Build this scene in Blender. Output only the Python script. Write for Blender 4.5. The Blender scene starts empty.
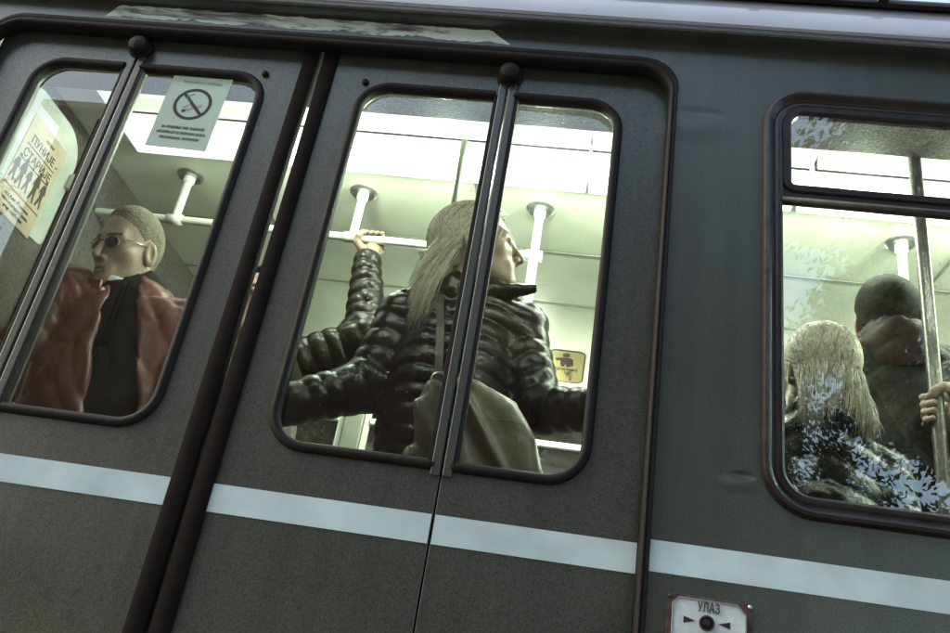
import bpy, bmesh, math, random
import numpy as np
from mathutils import Vector, Matrix
random.seed(7); rng = np.random.default_rng(7)
S = bpy.context.scene
COL = S.collection
PI = math.pi
R_ = math.radians
# origin: the photographer's eye is 1.5 m in front of the tram side (y = 0), ground at z = G, tram floor at z = FL
G, FL = -1.55, -0.62

# ------------------------------------------------------------------ camera, sky, sun, exposure
cd = bpy.data.cameras.new('camera'); cam = bpy.data.objects.new('camera', cd); COL.objects.link(cam)
cd.sensor_width = 36.0; cd.lens = 838.83 / 950 * 36; cd.clip_start = 0.02; cd.clip_end = 500
def cam_axes(p, y, r):
    cp, sp, cy, sy = math.cos(p), math.sin(p), math.cos(y), math.sin(y)
    F = Vector((sy*cp, cy*cp, sp)); R0 = Vector((cy, -sy, 0)); U0 = R0.cross(F)
    cr, sr = math.cos(r), math.sin(r)
    return cr*R0 + sr*U0, -sr*R0 + cr*U0, F
cR, cU, cF = cam_axes(0.44633765, -0.13535287, 0.16939593)
M = Matrix((cR, cU, -cF)).transposed().to_4x4(); M.translation = (0, -1.5, 0)
cam.matrix_world = M
S.camera = cam
SUN_EL, SUN_AZ = R_(40), R_(282)          # azimuth clockwise from +y: along the street from the left, so both sides lie in open shade
w = bpy.data.worlds.new('World'); S.world = w; w.use_nodes = True
nt = w.node_tree; bg = nt.nodes['Background']
sk = nt.nodes.new('ShaderNodeTexSky'); sk.sky_type = 'NISHITA'; sk.sun_disc = False
sk.sun_elevation = SUN_EL; sk.sun_rotation = SUN_AZ; sk.air_density = 1.0; sk.dust_density = 5.5; sk.ozone_density = 0.6
tn = nt.nodes.new('ShaderNodeVectorMath'); tn.operation = 'MULTIPLY'; tn.inputs[1].default_value = (.97, 1.0, .86)
nt.links.new(sk.outputs[0], tn.inputs[0]); nt.links.new(tn.outputs[0], bg.inputs[0]); bg.inputs[1].default_value = 0.15
sd = bpy.data.lights.new('sun', 'SUN'); sun = bpy.data.objects.new('sun', sd); COL.objects.link(sun)
sd.energy = 0.7; sd.angle = R_(35); sd.color = (1, .95, .88)
sdir = Vector((math.sin(SUN_AZ)*math.cos(SUN_EL), math.cos(SUN_AZ)*math.cos(SUN_EL), math.sin(SUN_EL)))
sun.rotation_euler = sdir.to_track_quat('Z', 'Y').to_euler(); sun.location = sdir*30
S.view_settings.view_transform = 'Standard'; S.view_settings.look = 'None'
S.view_settings.exposure = 2.0; S.view_settings.gamma = 1.0; S.view_settings.use_curve_mapping = False
S.cycles.max_bounces = 10; S.cycles.transparent_max_bounces = 16; S.cycles.use_denoising = True
S.cycles.sample_clamp_indirect = 6

# ------------------------------------------------------------------ materials
def mat(name, col, rough=.5, metal=0, spec=.5, coat=0, sheen=0, noise=0, nscale=8, bump=0, bscale=60, col2=None, sss=0, emit=None, trans=0):
    m = bpy.data.materials.new(name); m.use_nodes = True
    t = m.node_tree; b = t.nodes['Principled BSDF']
    b.inputs['Base Color'].default_value = (*col, 1); b.inputs['Roughness'].default_value = rough
    b.inputs['Metallic'].default_value = metal; b.inputs['Specular IOR Level'].default_value = spec
    b.inputs['Coat Weight'].default_value = coat; b.inputs['Coat Roughness'].default_value = .08
    b.inputs['Sheen Weight'].default_value = sheen
    if sss: b.inputs['Subsurface Weight'].default_value = sss; b.inputs['Subsurface Radius'].default_value = (.01, .004, .002)
    if emit: b.inputs['Emission Color'].default_value = (*emit[:3], 1); b.inputs['Emission Strength'].default_value = emit[3]
    tc = t.nodes.new('ShaderNodeTexCoord')
    if noise or col2:
        n = t.nodes.new('ShaderNodeTexNoise'); n.inputs['Scale'].default_value = nscale; n.inputs['Detail'].default_value = 6
        t.links.new(tc.outputs['Object'], n.inputs['Vector'])
        rp = t.nodes.new('ShaderNodeValToRGB')
        c2 = col2 or tuple(c*(1-noise) for c in col); c1 = col if col2 else tuple(min(1, c*(1+noise)) for c in col)
        rp.color_ramp.elements[0].position = .35; rp.color_ramp.elements[1].position = .65
        rp.color_ramp.elements[0].color = (*c2, 1); rp.color_ramp.elements[1].color = (*c1, 1)
        t.links.new(n.outputs['Fac'], rp.inputs[0]); t.links.new(rp.outputs[0], b.inputs['Base Color'])
        rr = t.nodes.new('ShaderNodeMapRange'); rr.inputs[3].default_value = rough*.85; rr.inputs[4].default_value = min(1, rough*1.15)
        t.links.new(n.outputs['Fac'], rr.inputs[0]); t.links.new(rr.outputs[0], b.inputs['Roughness'])
    if bump:
        n2 = t.nodes.new('ShaderNodeTexNoise'); n2.inputs['Scale'].default_value = bscale; n2.inputs['Detail'].default_value = 4
        t.links.new(tc.outputs['Object'], n2.inputs['Vector'])
        bp = t.nodes.new('ShaderNodeBump'); bp.inputs['Strength'].default_value = bump; bp.inputs['Distance'].default_value = .01
        t.links.new(n2.outputs['Fac'], bp.inputs['Height']); t.links.new(bp.outputs[0], b.inputs['Normal'])
    return m

def paint_material():
    """Old dark grey-green vehicle paint: orange peel, grime, and the dents of the panel right of the doors."""
    m = mat('grey_green_paint', (.05, .058, .048), .5, spec=.5, coat=1.0)
    m.node_tree.nodes['Principled BSDF'].inputs['Coat IOR'].default_value = 1.75
    m.node_tree.nodes['Principled BSDF'].inputs['Coat Roughness'].default_value = .27
    t = m.node_tree; b = t.nodes['Principled BSDF']; L = t.links
    tc = t.nodes.new('ShaderNodeTexCoord')
    big = t.nodes.new('ShaderNodeTexNoise'); big.inputs['Scale'].default_value = 2.3; big.inputs['Detail'].default_value = 8; big.inputs['Roughness'].default_value = .7
    fine = t.nodes.new('ShaderNodeTexNoise'); fine.inputs['Scale'].default_value = 420; fine.inputs['Detail'].default_value = 2
    L.new(tc.outputs['Object'], big.inputs[0]); L.new(tc.outputs['Object'], fine.inputs[0])
    rp = t.nodes.new('ShaderNodeValToRGB'); e = rp.color_ramp.elements
    e[0].position = .38; e[0].color = (.015, .018, .0143, 1); e[1].position = .62; e[1].color = (.054, .063, .050, 1)
    mx = t.nodes.new('ShaderNodeMix'); mx.data_type = 'FLOAT'; mx.inputs[0].default_value = .72
    L.new(big.outputs[0], mx.inputs[2]); L.new(fine.outputs[0], mx.inputs[3])
    mpg = t.nodes.new('ShaderNodeMapping'); mpg.inputs['Scale'].default_value = (26, 1, 1.3); L.new(tc.outputs['Object'], mpg.inputs[0])
    stk = t.nodes.new('ShaderNodeTexNoise'); stk.inputs['Scale'].default_value = 1; stk.inputs['Detail'].default_value = 6; L.new(mpg.outputs[0], stk.inputs[0])
    ms = t.nodes.new('ShaderNodeMapRange'); ms.inputs[1].default_value = .3; ms.inputs[2].default_value = .62; ms.inputs[3].default_value = .78; ms.inputs[4].default_value = 1.06; L.new(stk.outputs[0], ms.inputs[0])
    vm = t.nodes.new('ShaderNodeVectorMath'); vm.operation = 'SCALE'
    L.new(mx.outputs[0], rp.inputs[0]); L.new(rp.outputs[0], vm.inputs[0]); L.new(ms.outputs[0], vm.inputs['Scale']); L.new(vm.outputs[0], b.inputs['Base Color'])
    rr = t.nodes.new('ShaderNodeMapRange'); rr.inputs[3].default_value = .40; rr.inputs[4].default_value = .62
    L.new(big.outputs[0], rr.inputs[0]); L.new(rr.outputs[0], b.inputs['Roughness'])
    cw = t.nodes.new('ShaderNodeMapRange'); cw.inputs[1].default_value = .38; cw.inputs[2].default_value = .62; cw.inputs[3].default_value = .55; cw.inputs[4].default_value = 1.0
    L.new(fine.outputs[0], cw.inputs[0]); L.new(cw.outputs[0], b.inputs['Coat Weight'])
    # dents
    sep = None; total = None
    for (cx, cz, rx, rz, depth) in ((.215, 1.285, .075, .022, -.8), (.20, 1.245, .10, .05, .35), (.322, .468, .030, .012, -1.5), (.312, .452, .045, .020, .7), (-1.1, .0, .5, .2, -.25), (.3, .0, .4, .25, -.25)):
        mp = t.nodes.new('ShaderNodeMapping'); mp.vector_type = 'POINT'
        mp.inputs['Scale'].default_value = (1/rx, .01, 1/rz); mp.inputs['Location'].default_value = (-cx/rx, 0, -cz/rz)
        L.new(tc.outputs['Object'], mp.inputs[0])
        ln = t.nodes.new('ShaderNodeVectorMath'); ln.operation = 'LENGTH'; L.new(mp.outputs[0], ln.inputs[0])
        mr = t.nodes.new('ShaderNodeMapRange'); mr.interpolation_type = 'SMOOTHSTEP'
        mr.inputs[1].default_value = 0; mr.inputs[2].default_value = 1; mr.inputs[3].default_value = depth*rz*.40; mr.inputs[4].default_value = 0
        L.new(ln.outputs['Value'], mr.inputs[0])
        if total is None: total = mr.outputs[0]
        else:
            ad = t.nodes.new('ShaderNodeMath'); ad.operation = 'ADD'; L.new(total, ad.inputs[0]); L.new(mr.outputs[0], ad.inputs[1]); total = ad.outputs[0]
    sc = t.nodes.new('ShaderNodeMath'); sc.operation = 'MULTIPLY_ADD'; sc.inputs[1].default_value = .0007
    L.new(fine.outputs[0], sc.inputs[0]); L.new(total, sc.inputs[2])
    sc2 = t.nodes.new('ShaderNodeMath'); sc2.operation = 'MULTIPLY_ADD'; sc2.inputs[1].default_value = .004
    L.new(big.outputs[0], sc2.inputs[0]); L.new(sc.outputs[0], sc2.inputs[2])
    bp = t.nodes.new('ShaderNodeBump'); bp.inputs['Strength'].default_value = 1.0; bp.inputs['Distance'].default_value = 1.0
    L.new(sc2.outputs[0], bp.inputs['Height']); L.new(bp.outputs[0], b.inputs['Normal'])
    return m

def glass_material(name, ior=2.1, dirt=.008, tint=(.70, .76, .69), spots=.65):
    m = bpy.data.materials.new(name); m.use_nodes = True; t = m.node_tree; L = t.links
    for n in list(t.nodes):
        if n.type != 'OUTPUT_MATERIAL': t.nodes.remove(n)
    out = [n for n in t.nodes if n.type == 'OUTPUT_MATERIAL'][0]
    tr = t.nodes.new('ShaderNodeBsdfTransparent'); tr.inputs[0].default_value = (*tint, 1)
    gl = t.nodes.new('ShaderNodeBsdfGlossy'); gl.inputs['Roughness'].default_value = .004; gl.inputs[0].default_value = (.95, .97, 1, 1)
    fr = t.nodes.new('ShaderNodeFresnel'); fr.inputs[0].default_value = ior
    mx = t.nodes.new('ShaderNodeMixShader'); L.new(fr.outputs[0], mx.inputs[0]); L.new(tr.outputs[0], mx.inputs[1]); L.new(gl.outputs[0], mx.inputs[2])
    tc = t.nodes.new('ShaderNodeTexCoord')
    n1 = t.nodes.new('ShaderNodeTexNoise'); n1.inputs['Scale'].default_value = 5; n1.inputs['Detail'].default_value = 8; n1.inputs['Roughness'].default_value = .75
    n2 = t.nodes.new('ShaderNodeTexVoronoi'); n2.inputs['Scale'].default_value = 75
    n3 = t.nodes.new('ShaderNodeTexNoise'); n3.inputs['Scale'].default_value = 9
    for n in (n1, n2, n3): L.new(tc.outputs['Object'], n.inputs['Vector'])
    m1 = t.nodes.new('ShaderNodeMapRange'); m1.inputs[1].default_value = .35; m1.inputs[2].default_value = .8; m1.inputs[3].default_value = dirt*.35; m1.inputs[4].default_value = dirt*2.2
    L.new(n1.outputs[0], m1.inputs[0])
    m2 = t.nodes.new('ShaderNodeMapRange'); m2.inputs[1].default_value = .06; m2.inputs[2].default_value = .13; m2.inputs[3].default_value = spots; m2.inputs[4].default_value = 0
    L.new(n2.outputs['Distance'], m2.inputs[0])
    m3 = t.nodes.new('ShaderNodeMapRange'); m3.inputs[1].default_value = .50; m3.inputs[2].default_value = .70; L.new(n3.outputs[0], m3.inputs[0])
    mu = t.nodes.new('ShaderNodeMath'); mu.operation = 'MULTIPLY'; L.new(m2.outputs[0], mu.inputs[0]); L.new(m3.outputs[0], mu.inputs[1])
    ad = t.nodes.new('ShaderNodeMath'); ad.operation = 'ADD'; ad.use_clamp = True; L.new(m1.outputs[0], ad.inputs[0]); L.new(mu.outputs[0], ad.inputs[1])
    df = t.nodes.new('ShaderNodeBsdfDiffuse'); df.inputs[0].default_value = (.5, .5, .45, 1)
    tl = t.nodes.new('ShaderNodeBsdfTranslucent'); tl.inputs[0].default_value = (.6, .6, .55, 1)
    dm = t.nodes.new('ShaderNodeMixShader'); L.new(df.outputs[0], dm.inputs[1]); L.new(tl.outputs[0], dm.inputs[2])
    m4 = t.nodes.new('ShaderNodeMixShader'); L.new(ad.outputs[0], m4.inputs[0]); L.new(mx.outputs[0], m4.inputs[1]); L.new(dm.outputs[0], m4.inputs[2])
    L.new(m4.outputs[0], out.inputs[0])
    return m

PAINT = paint_material()
WHITE = mat('white_stripe_paint', (.56, .70, .76), .5, noise=.12, nscale=9, bump=.04, bscale=200)
MATTER = mat('matte_brown_rubber', (.0095, .0062, .006), .85, spec=.15, noise=.35, nscale=14, bump=.1, bscale=90)
RUBBER = mat('black_rubber', (.0085, .006, .006), .62, spec=.3, noise=.35, nscale=14, bump=.12, bscale=90)
RUBBERB = mat('weathered_rubber', (.017, .0125, .014), .36, noise=.4, nscale=25, bump=.10, bscale=70)
ALU = mat('dull_aluminium', (.42, .43, .43), .38, metal=.9, noise=.2, nscale=30)
DARKM = mat('dark_metal', (.05, .045, .045), .4, metal=.6)
ROOFM = mat('pale_gloss_roof_paint', (.43, .45, .57), .08, spec=.8, coat=.8, noise=.10, nscale=4, bump=.02, bscale=25)
GLASS = glass_material('door_glass')
GLASSW = glass_material('window_glass', 2.6, .010, spots=.6)
FARGLASS = glass_material('far_window_glass', 1.5, .04, (.5, .52, .5))
CEIL = mat('cream_ceiling_panel', (.72, .76, .64), .45, noise=.10, nscale=3.5, bump=.05, bscale=9)
LINING = mat('interior_lining', (.26, .27, .23), .55, noise=.1)
DARKP = mat('dark_grain_panel', (.055, .048, .045), .6, noise=.5, nscale=120, bump=.2, bscale=150)
FLOORM = mat('rubber_floor', (.03, .027, .025), .7, noise=.3, nscale=20)
DIFF = mat('lit_light_diffuser', (.9, .9, .9), .4, emit=(.98, 1.0, .97, .36))
DIFF2 = mat('lit_side_panel', (.85, .87, .82), .4, emit=(.96, 1.0, .90, .22))
WPIPE = mat('white_enamel_pipe', (.75, .76, .70), .28, coat=.4, noise=.06, nscale=20)
BPIPE = mat('dull_brown_metal', (.12, .113, .105), .34, metal=.6, noise=.12, nscale=12)
def translucent(m, col, f=.5):
    t = m.node_tree; b = t.nodes['Principled BSDF']; o = [n for n in t.nodes if n.type == 'OUTPUT_MATERIAL'][0]
    tl = t.nodes.new('ShaderNodeBsdfTranslucent'); tl.inputs[0].default_value = (*col, 1); mx = t.nodes.new('ShaderNodeMixShader'); mx.inputs[0].default_value = f
    t.links.new(b.outputs[0], mx.inputs[1]); t.links.new(tl.outputs[0], mx.inputs[2]); t.links.new(mx.outputs[0], o.inputs[0]); return m
PAPER = mat('grey_white_paper', (.62, .70, .70), .55, noise=.05, nscale=9); translucent(PAPER, (.6, .68, .66), .4)
POSTER = mat('tan_poster_paper', (.40, .33, .235), .6, noise=.14, nscale=14)
INK = mat('brown_black_ink', (.03, .016, .013), .6)
CREAMS = mat('yellow_cream_sticker', (.27, .22, .105), .4, noise=.05)
TAG = mat('pale_tag', (.7, .76, .70), .4)
SKIN = mat('skin', (.28, .20, .155), .52, sss=.15, noise=.08, nscale=45, bump=.12, bscale=220)
SKINF = mat('fair_skin', (.24, .165, .125), .42, sss=.15, noise=.06, nscale=30, bump=.05, bscale=220)
LIP = mat('lips', (.21, .125, .10), .35)
EYEW = mat('eye_white', (.7, .68, .64), .12)
EYED = mat('dark_iris', (.02, .016, .012), .08)
BROW = mat('brow_hair', (.05, .035, .02), .7)
PUFF = mat('dark_quilted_nylon', (.0024, .0017, .0014), .34, spec=.2, noise=.3, nscale=20, bump=.2, bscale=60)
PUFFB = mat('brown_quilted_nylon', (.0065, .0045, .003), .38, spec=.22, noise=.3, nscale=20, bump=.2, bscale=45)
TAUPE = mat('taupe_coat_cloth', (.06, .047, .034), .75, sheen=.3, noise=.2, nscale=30)
MAROON = mat('maroon_satin', (.115, .026, .023), .43, spec=.45, sheen=.1, noise=.2, nscale=10, bump=.12, bscale=40)
BLACKC = mat('black_cloth', (.004, .003, .003), .8, spec=.2, noise=.3, nscale=60, bump=.1, bscale=200)
DARKJ = mat('dark_jacket_cloth', (.0022, .0016, .0016), .5, spec=.16, noise=.4, nscale=25, bump=.2, bscale=60)
YOKE = mat('maroon_yoke_cloth', (.016, .004, .004), .6, spec=.15, noise=.3, nscale=25, bump=.1, bscale=80)
LEATHER = mat('taupe_bag_leather', (.135, .115, .090), .45, spec=.45, noise=.18, nscale=25, bump=.12, bscale=70)
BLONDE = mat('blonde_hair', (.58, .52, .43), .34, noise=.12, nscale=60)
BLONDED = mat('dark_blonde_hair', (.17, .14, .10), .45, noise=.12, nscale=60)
BUZZ = mat('cropped_fair_hair', (.15, .125, .088), .6, noise=.5, nscale=300, bump=.6, bscale=420)
DARKH = mat('dark_brown_hair', (.006, .0045, .004), .7, spec=.1, noise=.4, nscale=200, bump=.5, bscale=420)
BARK = mat('bark', (.10, .075, .055), .9, noise=.3, bump=.5, bscale=20)
LEAF = mat('green_leaf', (.016, .024, .010), .8, spec=.08, noise=.4, nscale=1.2)
STUCCO = mat('brown_stucco', (.040, .028, .023), .9, spec=.1, noise=.3, nscale=1.5, bump=.2, bscale=30)
STUCCO2 = mat('grey_stucco', (.10, .09, .08), .85, noise=.2, nscale=1.5, bump=.2, bscale=30)
TILE = mat('roof_tile', (.12, .06, .045), .8, noise=.3, nscale=6, bump=.3, bscale=12)
ASPH = mat('asphalt', (.05, .05, .052), .9, noise=.25, nscale=3, bump=.3, bscale=80)
PAVE = mat('concrete_paving', (.26, .25, .23), .85, noise=.2, nscale=2, bump=.15, bscale=50)
WIN = mat('dark_house_window', (.030, .021, .018), .75, spec=.05)

# ------------------------------------------------------------------ object helpers
WL = {}
def wloc(o): return WL.get(o.name, Vector((0, 0, 0)))
def put(o, parent=None, loc=None):
    """Link. Mesh vertices are given in world coordinates; the object's origin goes to loc (or stays with the parent)."""
    COL.objects.link(o)
    if loc is not None and o.type == 'MESH':
        o.data.transform(Matrix.Translation(-Vector(loc)))
    if parent is not None:
        o.parent = parent; o.matrix_parent_inverse = Matrix.Translation(-wloc(parent))
    if loc is not None: o.location = loc; WL[o.name] = Vector(loc)
    return o
def empty(name, loc, parent=None):
    o = bpy.data.objects.new(name, None); o.empty_display_size = .1
    return put(o, parent, Vector(loc))
def tag(o, label, cat, group=None):
    o['label'] = label; o['category'] = cat
    if group: o['group'] = group
    return o
def obj(name, me, m, parent=None, loc=None, smooth=False):
    o = bpy.data.objects.new(name, me)
    if not isinstance(m, (list, tuple)): m = [m]
    for k in m: me.materials.append(k)
    if smooth: me.polygons.foreach_set('use_smooth', [True]*len(me.polygons))
    return put(o, parent, loc)
class MB:
    def __init__(s): s.v = []; s.f = []; s.mi = []
    def add(s, v, f, mi=0):
        n = len(s.v); s.v += [tuple(p) for p in v]; s.f += [tuple(i+n for i in q) for q in f]; s.mi += [mi]*len(f); return s
    def box(s, a, b, mi=0):
        (x0, y0, z0), (x1, y1, z1) = a, b
        v = [(x0,y0,z0),(x1,y0,z0),(x1,y1,z0),(x0,y1,z0),(x0,y0,z1),(x1,y0,z1),(x1,y1,z1),(x0,y1,z1)]
        return s.add(v, [(0,3,2,1),(4,5,6,7),(0,1,5,4),(1,2,6,5),(2,3,7,6),(3,0,4,7)], mi)
    def tube(s, pts, r, n=12, closed=False, cap=True, mi=0):
        pts = [Vector(p) for p in pts]; m = len(pts)
        rs = r if isinstance(r, (list, tuple)) else [r]*m
        v = []; up = None
        for i, p in enumerate(pts):
            a = pts[i-1] if (i > 0 or closed) else p; b = pts[(i+1) % m] if (i < m-1 or closed) else p
            t = (b-a).normalized()
            if up is None: up = t.orthogonal().normalized()
            u = (up - t*up.dot(t)).normalized(); w_ = t.cross(u); up = u
            for k in range(n):
                an = 2*PI*k/n; v.append(p + (u*math.cos(an)+w_*math.sin(an))*rs[i])
        f = []
        for i in range(m if closed else m-1):
            j = (i+1) % m
            for k in range(n): f.append((i*n+k, i*n+(k+1) % n, j*n+(k+1) % n, j*n+k))
        if cap and not closed: f.append(tuple(range(n))[::-1]); f.append(tuple((m-1)*n+k for k in range(n)))
        return s.add(v, f, mi)
    def lathe(s, prof, org, ax, n=28, mi=0):
        """prof: (radius, distance along ax)"""
        ax = Vector(ax).normalized(); u = ax.orthogonal().normalized(); w_ = ax.cross(u); org = Vector(org); v = []
        for (r, h) in prof:
            for k in range(n): an = 2*PI*k/n; v.append(org + ax*h + (u*math.cos(an)+w_*math.sin(an))*r)
        f = [(i*n+k, i*n+(k+1) % n, (i+1)*n+(k+1) % n, (i+1)*n+k) for i in range(len(prof)-1) for k in range(n)]
        f.append(tuple(range(n))[::-1]); f.append(tuple((len(prof)-1)*n+k for k in range(n)))
        return s.add(v, f, mi)
    def sweep(s, path, prof, y0, closed=True, mi=0, wf=None):
        """Sweep a closed profile along an x-z path on the tram side. prof points: (offset outwards from the path's left... in plane, offset towards the street)."""
        n = len(path); m = len(prof); v = []
        P = [Vector((p[0], p[1])) for p in path]
        for i in range(n):
            a = P[i-1] if (i > 0 or closed) else P[i]; b = P[(i+1) % n] if (i < n-1 or closed) else P[i]
            d1 = (P[i]-a); d2 = (b-P[i])
            d1 = d1.normalized() if d1.length > 1e-9 else d2.normalized(); d2 = d2.normalized() if d2.length > 1e-9 else d1
            n1 = Vector((d1.y, -d1.x)); n2 = Vector((d2.y, -d2.x)); nn = (n1+n2).normalized(); k = 1/max(.5, nn.dot(n1))
            for (u, h) in prof: q = P[i]+nn*u*k*(wf(path[i]) if wf else 1); v.append((q.x, y0-h, q.y))
        f = []
        for i in range(n if closed else n-1):
            j = (i+1) % n
            for k in range(m): f.append((i*m+k, j*m+k, j*m+(k+1) % m, i*m+(k+1) % m))
        if not closed: f.append(tuple(range(m))); f.append(tuple((n-1)*m+k for k in range(m))[::-1])
        return s.add(v, f, mi)
    def mesh(s, name):
        me = bpy.data.meshes.new(name); me.from_pydata(s.v, [], s.f); me.update()
        if any(s.mi): me.polygons.foreach_set('material_index', s.mi)
        bm = bmesh.new(); bm.from_mesh(me); bmesh.ops.recalc_face_normals(bm, faces=bm.faces); bm.to_mesh(me); bm.free()
        return me
    def build(s, name, m, parent=None, loc=None, smooth=False, angle=None, bevel=0):
        o = obj(name, s.mesh(name), m, parent, loc, smooth)
        if bevel:
            b = o.modifiers.new('bevel', 'BEVEL'); b.width = bevel; b.segments = 2; b.limit_method = 'ANGLE'
        if angle: o.data.shade_smooth_by_angle(angle=R_(angle)) if hasattr(o.data, 'shade_smooth_by_angle') else None
        return o
def smooth_by_angle(o, deg=40):
    me = o.data; me.polygons.foreach_set('use_smooth', [True]*len(me.polygons))
    bm = bmesh.new(); bm.from_mesh(me)
    for e in bm.edges:
        if len(e.link_faces) == 2 and e.calc_face_angle(0) > R_(deg): e.smooth = False
    bm.to_mesh(me); bm.free()
    return o
def rrect(x0, z0, x1, z1, r, n=8):
    """counter-clockwise rounded rectangle; r = radii (bl, br, tr, tl)"""
    if not isinstance(r, (list, tuple)): r = (r,)*4
    P = []
    for (cx, cz, rr, a0) in ((x0, z0, r[0], 180), (x1, z0, r[1], 270), (x1, z1, r[2], 0), (x0, z1, r[3], 90)):
        if rr <= 1e-6: P.append((cx, cz)); continue
        ox = cx + (rr if cx == x0 else -rr); oz = cz + (rr if cz == z0 else -rr)
        for k in range(n+1): a = R_(a0+90*k/n); P.append((ox+rr*math.cos(a), oz+rr*math.sin(a)))
    return P
def plate_mesh(loops, t, bevel=0, res=2):
    """outline(s) with holes -> solid of thickness t, local: x right, y up, front face at +z = 0"""
    c = bpy.data.curves.new('tmp', 'CURVE'); c.dimensions = '2D'; c.fill_mode = 'BOTH'
    c.extrude = max(1e-5, t/2-bevel); c.bevel_depth = bevel; c.bevel_resolution = res
    if bevel: c.offset = -bevel
    for L in loops:
        s = c.splines.new('POLY'); s.points.add(len(L)-1); s.use_cyclic_u = True
        for p, q in zip(s.points, L): p.co = (q[0], q[1], 0, 1)
    o = bpy.data.objects.new('tmp', c); COL.objects.link(o)
    dg = bpy.context.evaluated_depsgraph_get()
    me = bpy.data.meshes.new_from_object(o.evaluated_get(dg)); me.materials.clear()
    bpy.data.objects.remove(o); bpy.data.curves.remove(c)
    me.transform(Matrix.Translation((0, 0, -t/2)))
    return me
SIDE = Matrix(((1, 0, 0, 0), (0, 0, -1, 0), (0, 1, 0, 0), (0, 0, 0, 1)))     # local x,y,z -> world x, z, -y
def side_plate(name, loops, y, t, m, parent, bevel=0):
    me = plate_mesh(loops, t, bevel); me.transform(Matrix.Translation((0, y, 0)) @ SIDE)
    o = obj(name, me, m, parent); smooth_by_angle(o, 35); return o
def frame_mat(o, u, v):
    u = Vector(u).normalized(); v = Vector(v); v = (v-u*v.dot(u)).normalized(); w_ = u.cross(v)
    m = Matrix((u, v, w_)).transposed().to_4x4(); m.translation = Vector(o); return m
def text_mesh(body, size, width=None, ex=.0004, shear=0):
    c = bpy.data.curves.new('txt', 'FONT'); c.body = body; c.size = size; c.align_x = 'CENTER'; c.align_y = 'CENTER'; c.extrude = ex; c.offset = size*.006
    o = bpy.data.objects.new('tmp', c); COL.objects.link(o); dg = bpy.context.evaluated_depsgraph_get()
    me = bpy.data.meshes.new_from_object(o.evaluated_get(dg)); me.materials.clear()
    bpy.data.objects.remove(o); bpy.data.curves.remove(c)
    if width:
        xs = [v.co.x for v in me.vertices]
        if xs: k = width/(max(xs)-min(xs)); me.transform(Matrix.Diagonal((k, 1, 1, 1)))
    return me
def letter(body, size, at, fm, parent, width=None, m=None, name='lettering'):
    me = text_mesh(body, size, width); me.transform(fm @ Matrix.Translation((at[0], at[1], .0012)))
    return obj(name, me, m or INK, parent)
def flat(loops, t, fm, name, m, parent, z=.0):
    me = plate_mesh(loops, t); me.transform(fm @ Matrix.Translation((0, 0, z+t)))
    return obj(name, me, m, parent)
def circle(cx, cy, r, n=40): return [(cx+r*math.cos(2*PI*k/n), cy+r*math.sin(2*PI*k/n)) for k in range(n)]

# ------------------------------------------------------------------ signed-distance figures (bodies, clothes, bags)
def nets(fn, lo, hi, h):
    lo = np.array(lo, np.float32); hi = np.array(hi, np.float32); n = np.ceil((hi-lo)/h).astype(int)+1
    ax = [lo[i]+h*np.arange(n[i], dtype=np.float32) for i in range(3)]
    P = np.meshgrid(*ax, indexing='ij'); v = fn(P).astype(np.float32); ins = v < 0
    def cor(a, d): return a[d[0]:n[0]-1+d[0], d[1]:n[1]-1+d[1], d[2]:n[2]-1+d[2]]
    cs = [(i, j, k) for i in (0, 1) for j in (0, 1) for k in (0, 1)]
    cnt = sum(cor(ins, d).astype(np.uint8) for d in cs); mask = (cnt > 0) & (cnt < 8)
    idx = -np.ones(mask.shape, np.int64); cells = np.argwhere(mask); idx[mask] = np.arange(len(cells))
    acc = np.zeros((len(cells), 3), np.float32); num = np.zeros(len(cells), np.float32)
    for a in cs:
        for k in range(3):
            if a[k]: continue
            b = list(a); b[k] = 1; va = cor(v, a)[mask]; vb = cor(v, b)[mask]; cr = (va < 0) != (vb < 0)
            t = np.where(cr, va/np.where(cr, va-vb, 1), 0); p = np.tile(np.array(a, np.float32), (len(va), 1)); p[:, k] += t
            acc[cr] += p[cr]; num += cr
    V = lo + h*(cells + acc/num[:, None]); F = []
    for k in range(3):
        a, b = (k+1) % 3, (k+2) % 3
        sl0 = [slice(1, -1)]*3; sl1 = [slice(1, -1)]*3; sl0[k] = slice(0, -1); sl1[k] = slice(1, None)
        s0 = ins[tuple(sl0)]; s1 = ins[tuple(sl1)]; e = np.argwhere(s0 != s1)
        if not len(e): continue
        flip = s1[tuple(e.T)]
        c = e.copy(); c[:, a] += 1; c[:, b] += 1
        def g(da, db): q = c.copy(); q[:, a] += da; q[:, b] += db; return idx[tuple(q.T)]
        q = np.stack([g(-1, -1), g(0, -1), g(0, 0), g(-1, 0)], 1); q[flip] = q[flip][:, ::-1]; F.append(q)
    return V, np.concatenate(F)
def smin(a, b, k): h = np.clip(.5+.5*(b-a)/k, 0, 1); return b*(1-h)+a*h-k*h*(1-h)
def smax(a, b, k): return -smin(-a, -b, k)
def cone(P, a, b, ra, rb, q=None):
    a = [float(i) for i in a]; b = [float(i) for i in b]; d = [b[i]-a[i] for i in range(3)]; L2 = sum(i*i for i in d)+1e-12
    t = np.clip(((P[0]-a[0])*d[0]+(P[1]-a[1])*d[1]+(P[2]-a[2])*d[2])/L2, 0, 1)
    r = ra+(rb-ra)*t
    if q is not None:                                   # quilted: puffs every q[0] metres, q[1] deep
        s = t*math.sqrt(L2)
        r = r + q[1]*(np.sqrt(np.abs(np.sin(PI*(s/q[0]+q[2]+.12*np.sin(P[0]*37+P[1]*31+P[2]*29)))))-.6)
    return np.sqrt((P[0]-a[0]-t*d[0])**2+(P[1]-a[1]-t*d[1])**2+(P[2]-a[2]-t*d[2])**2)-r
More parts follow.
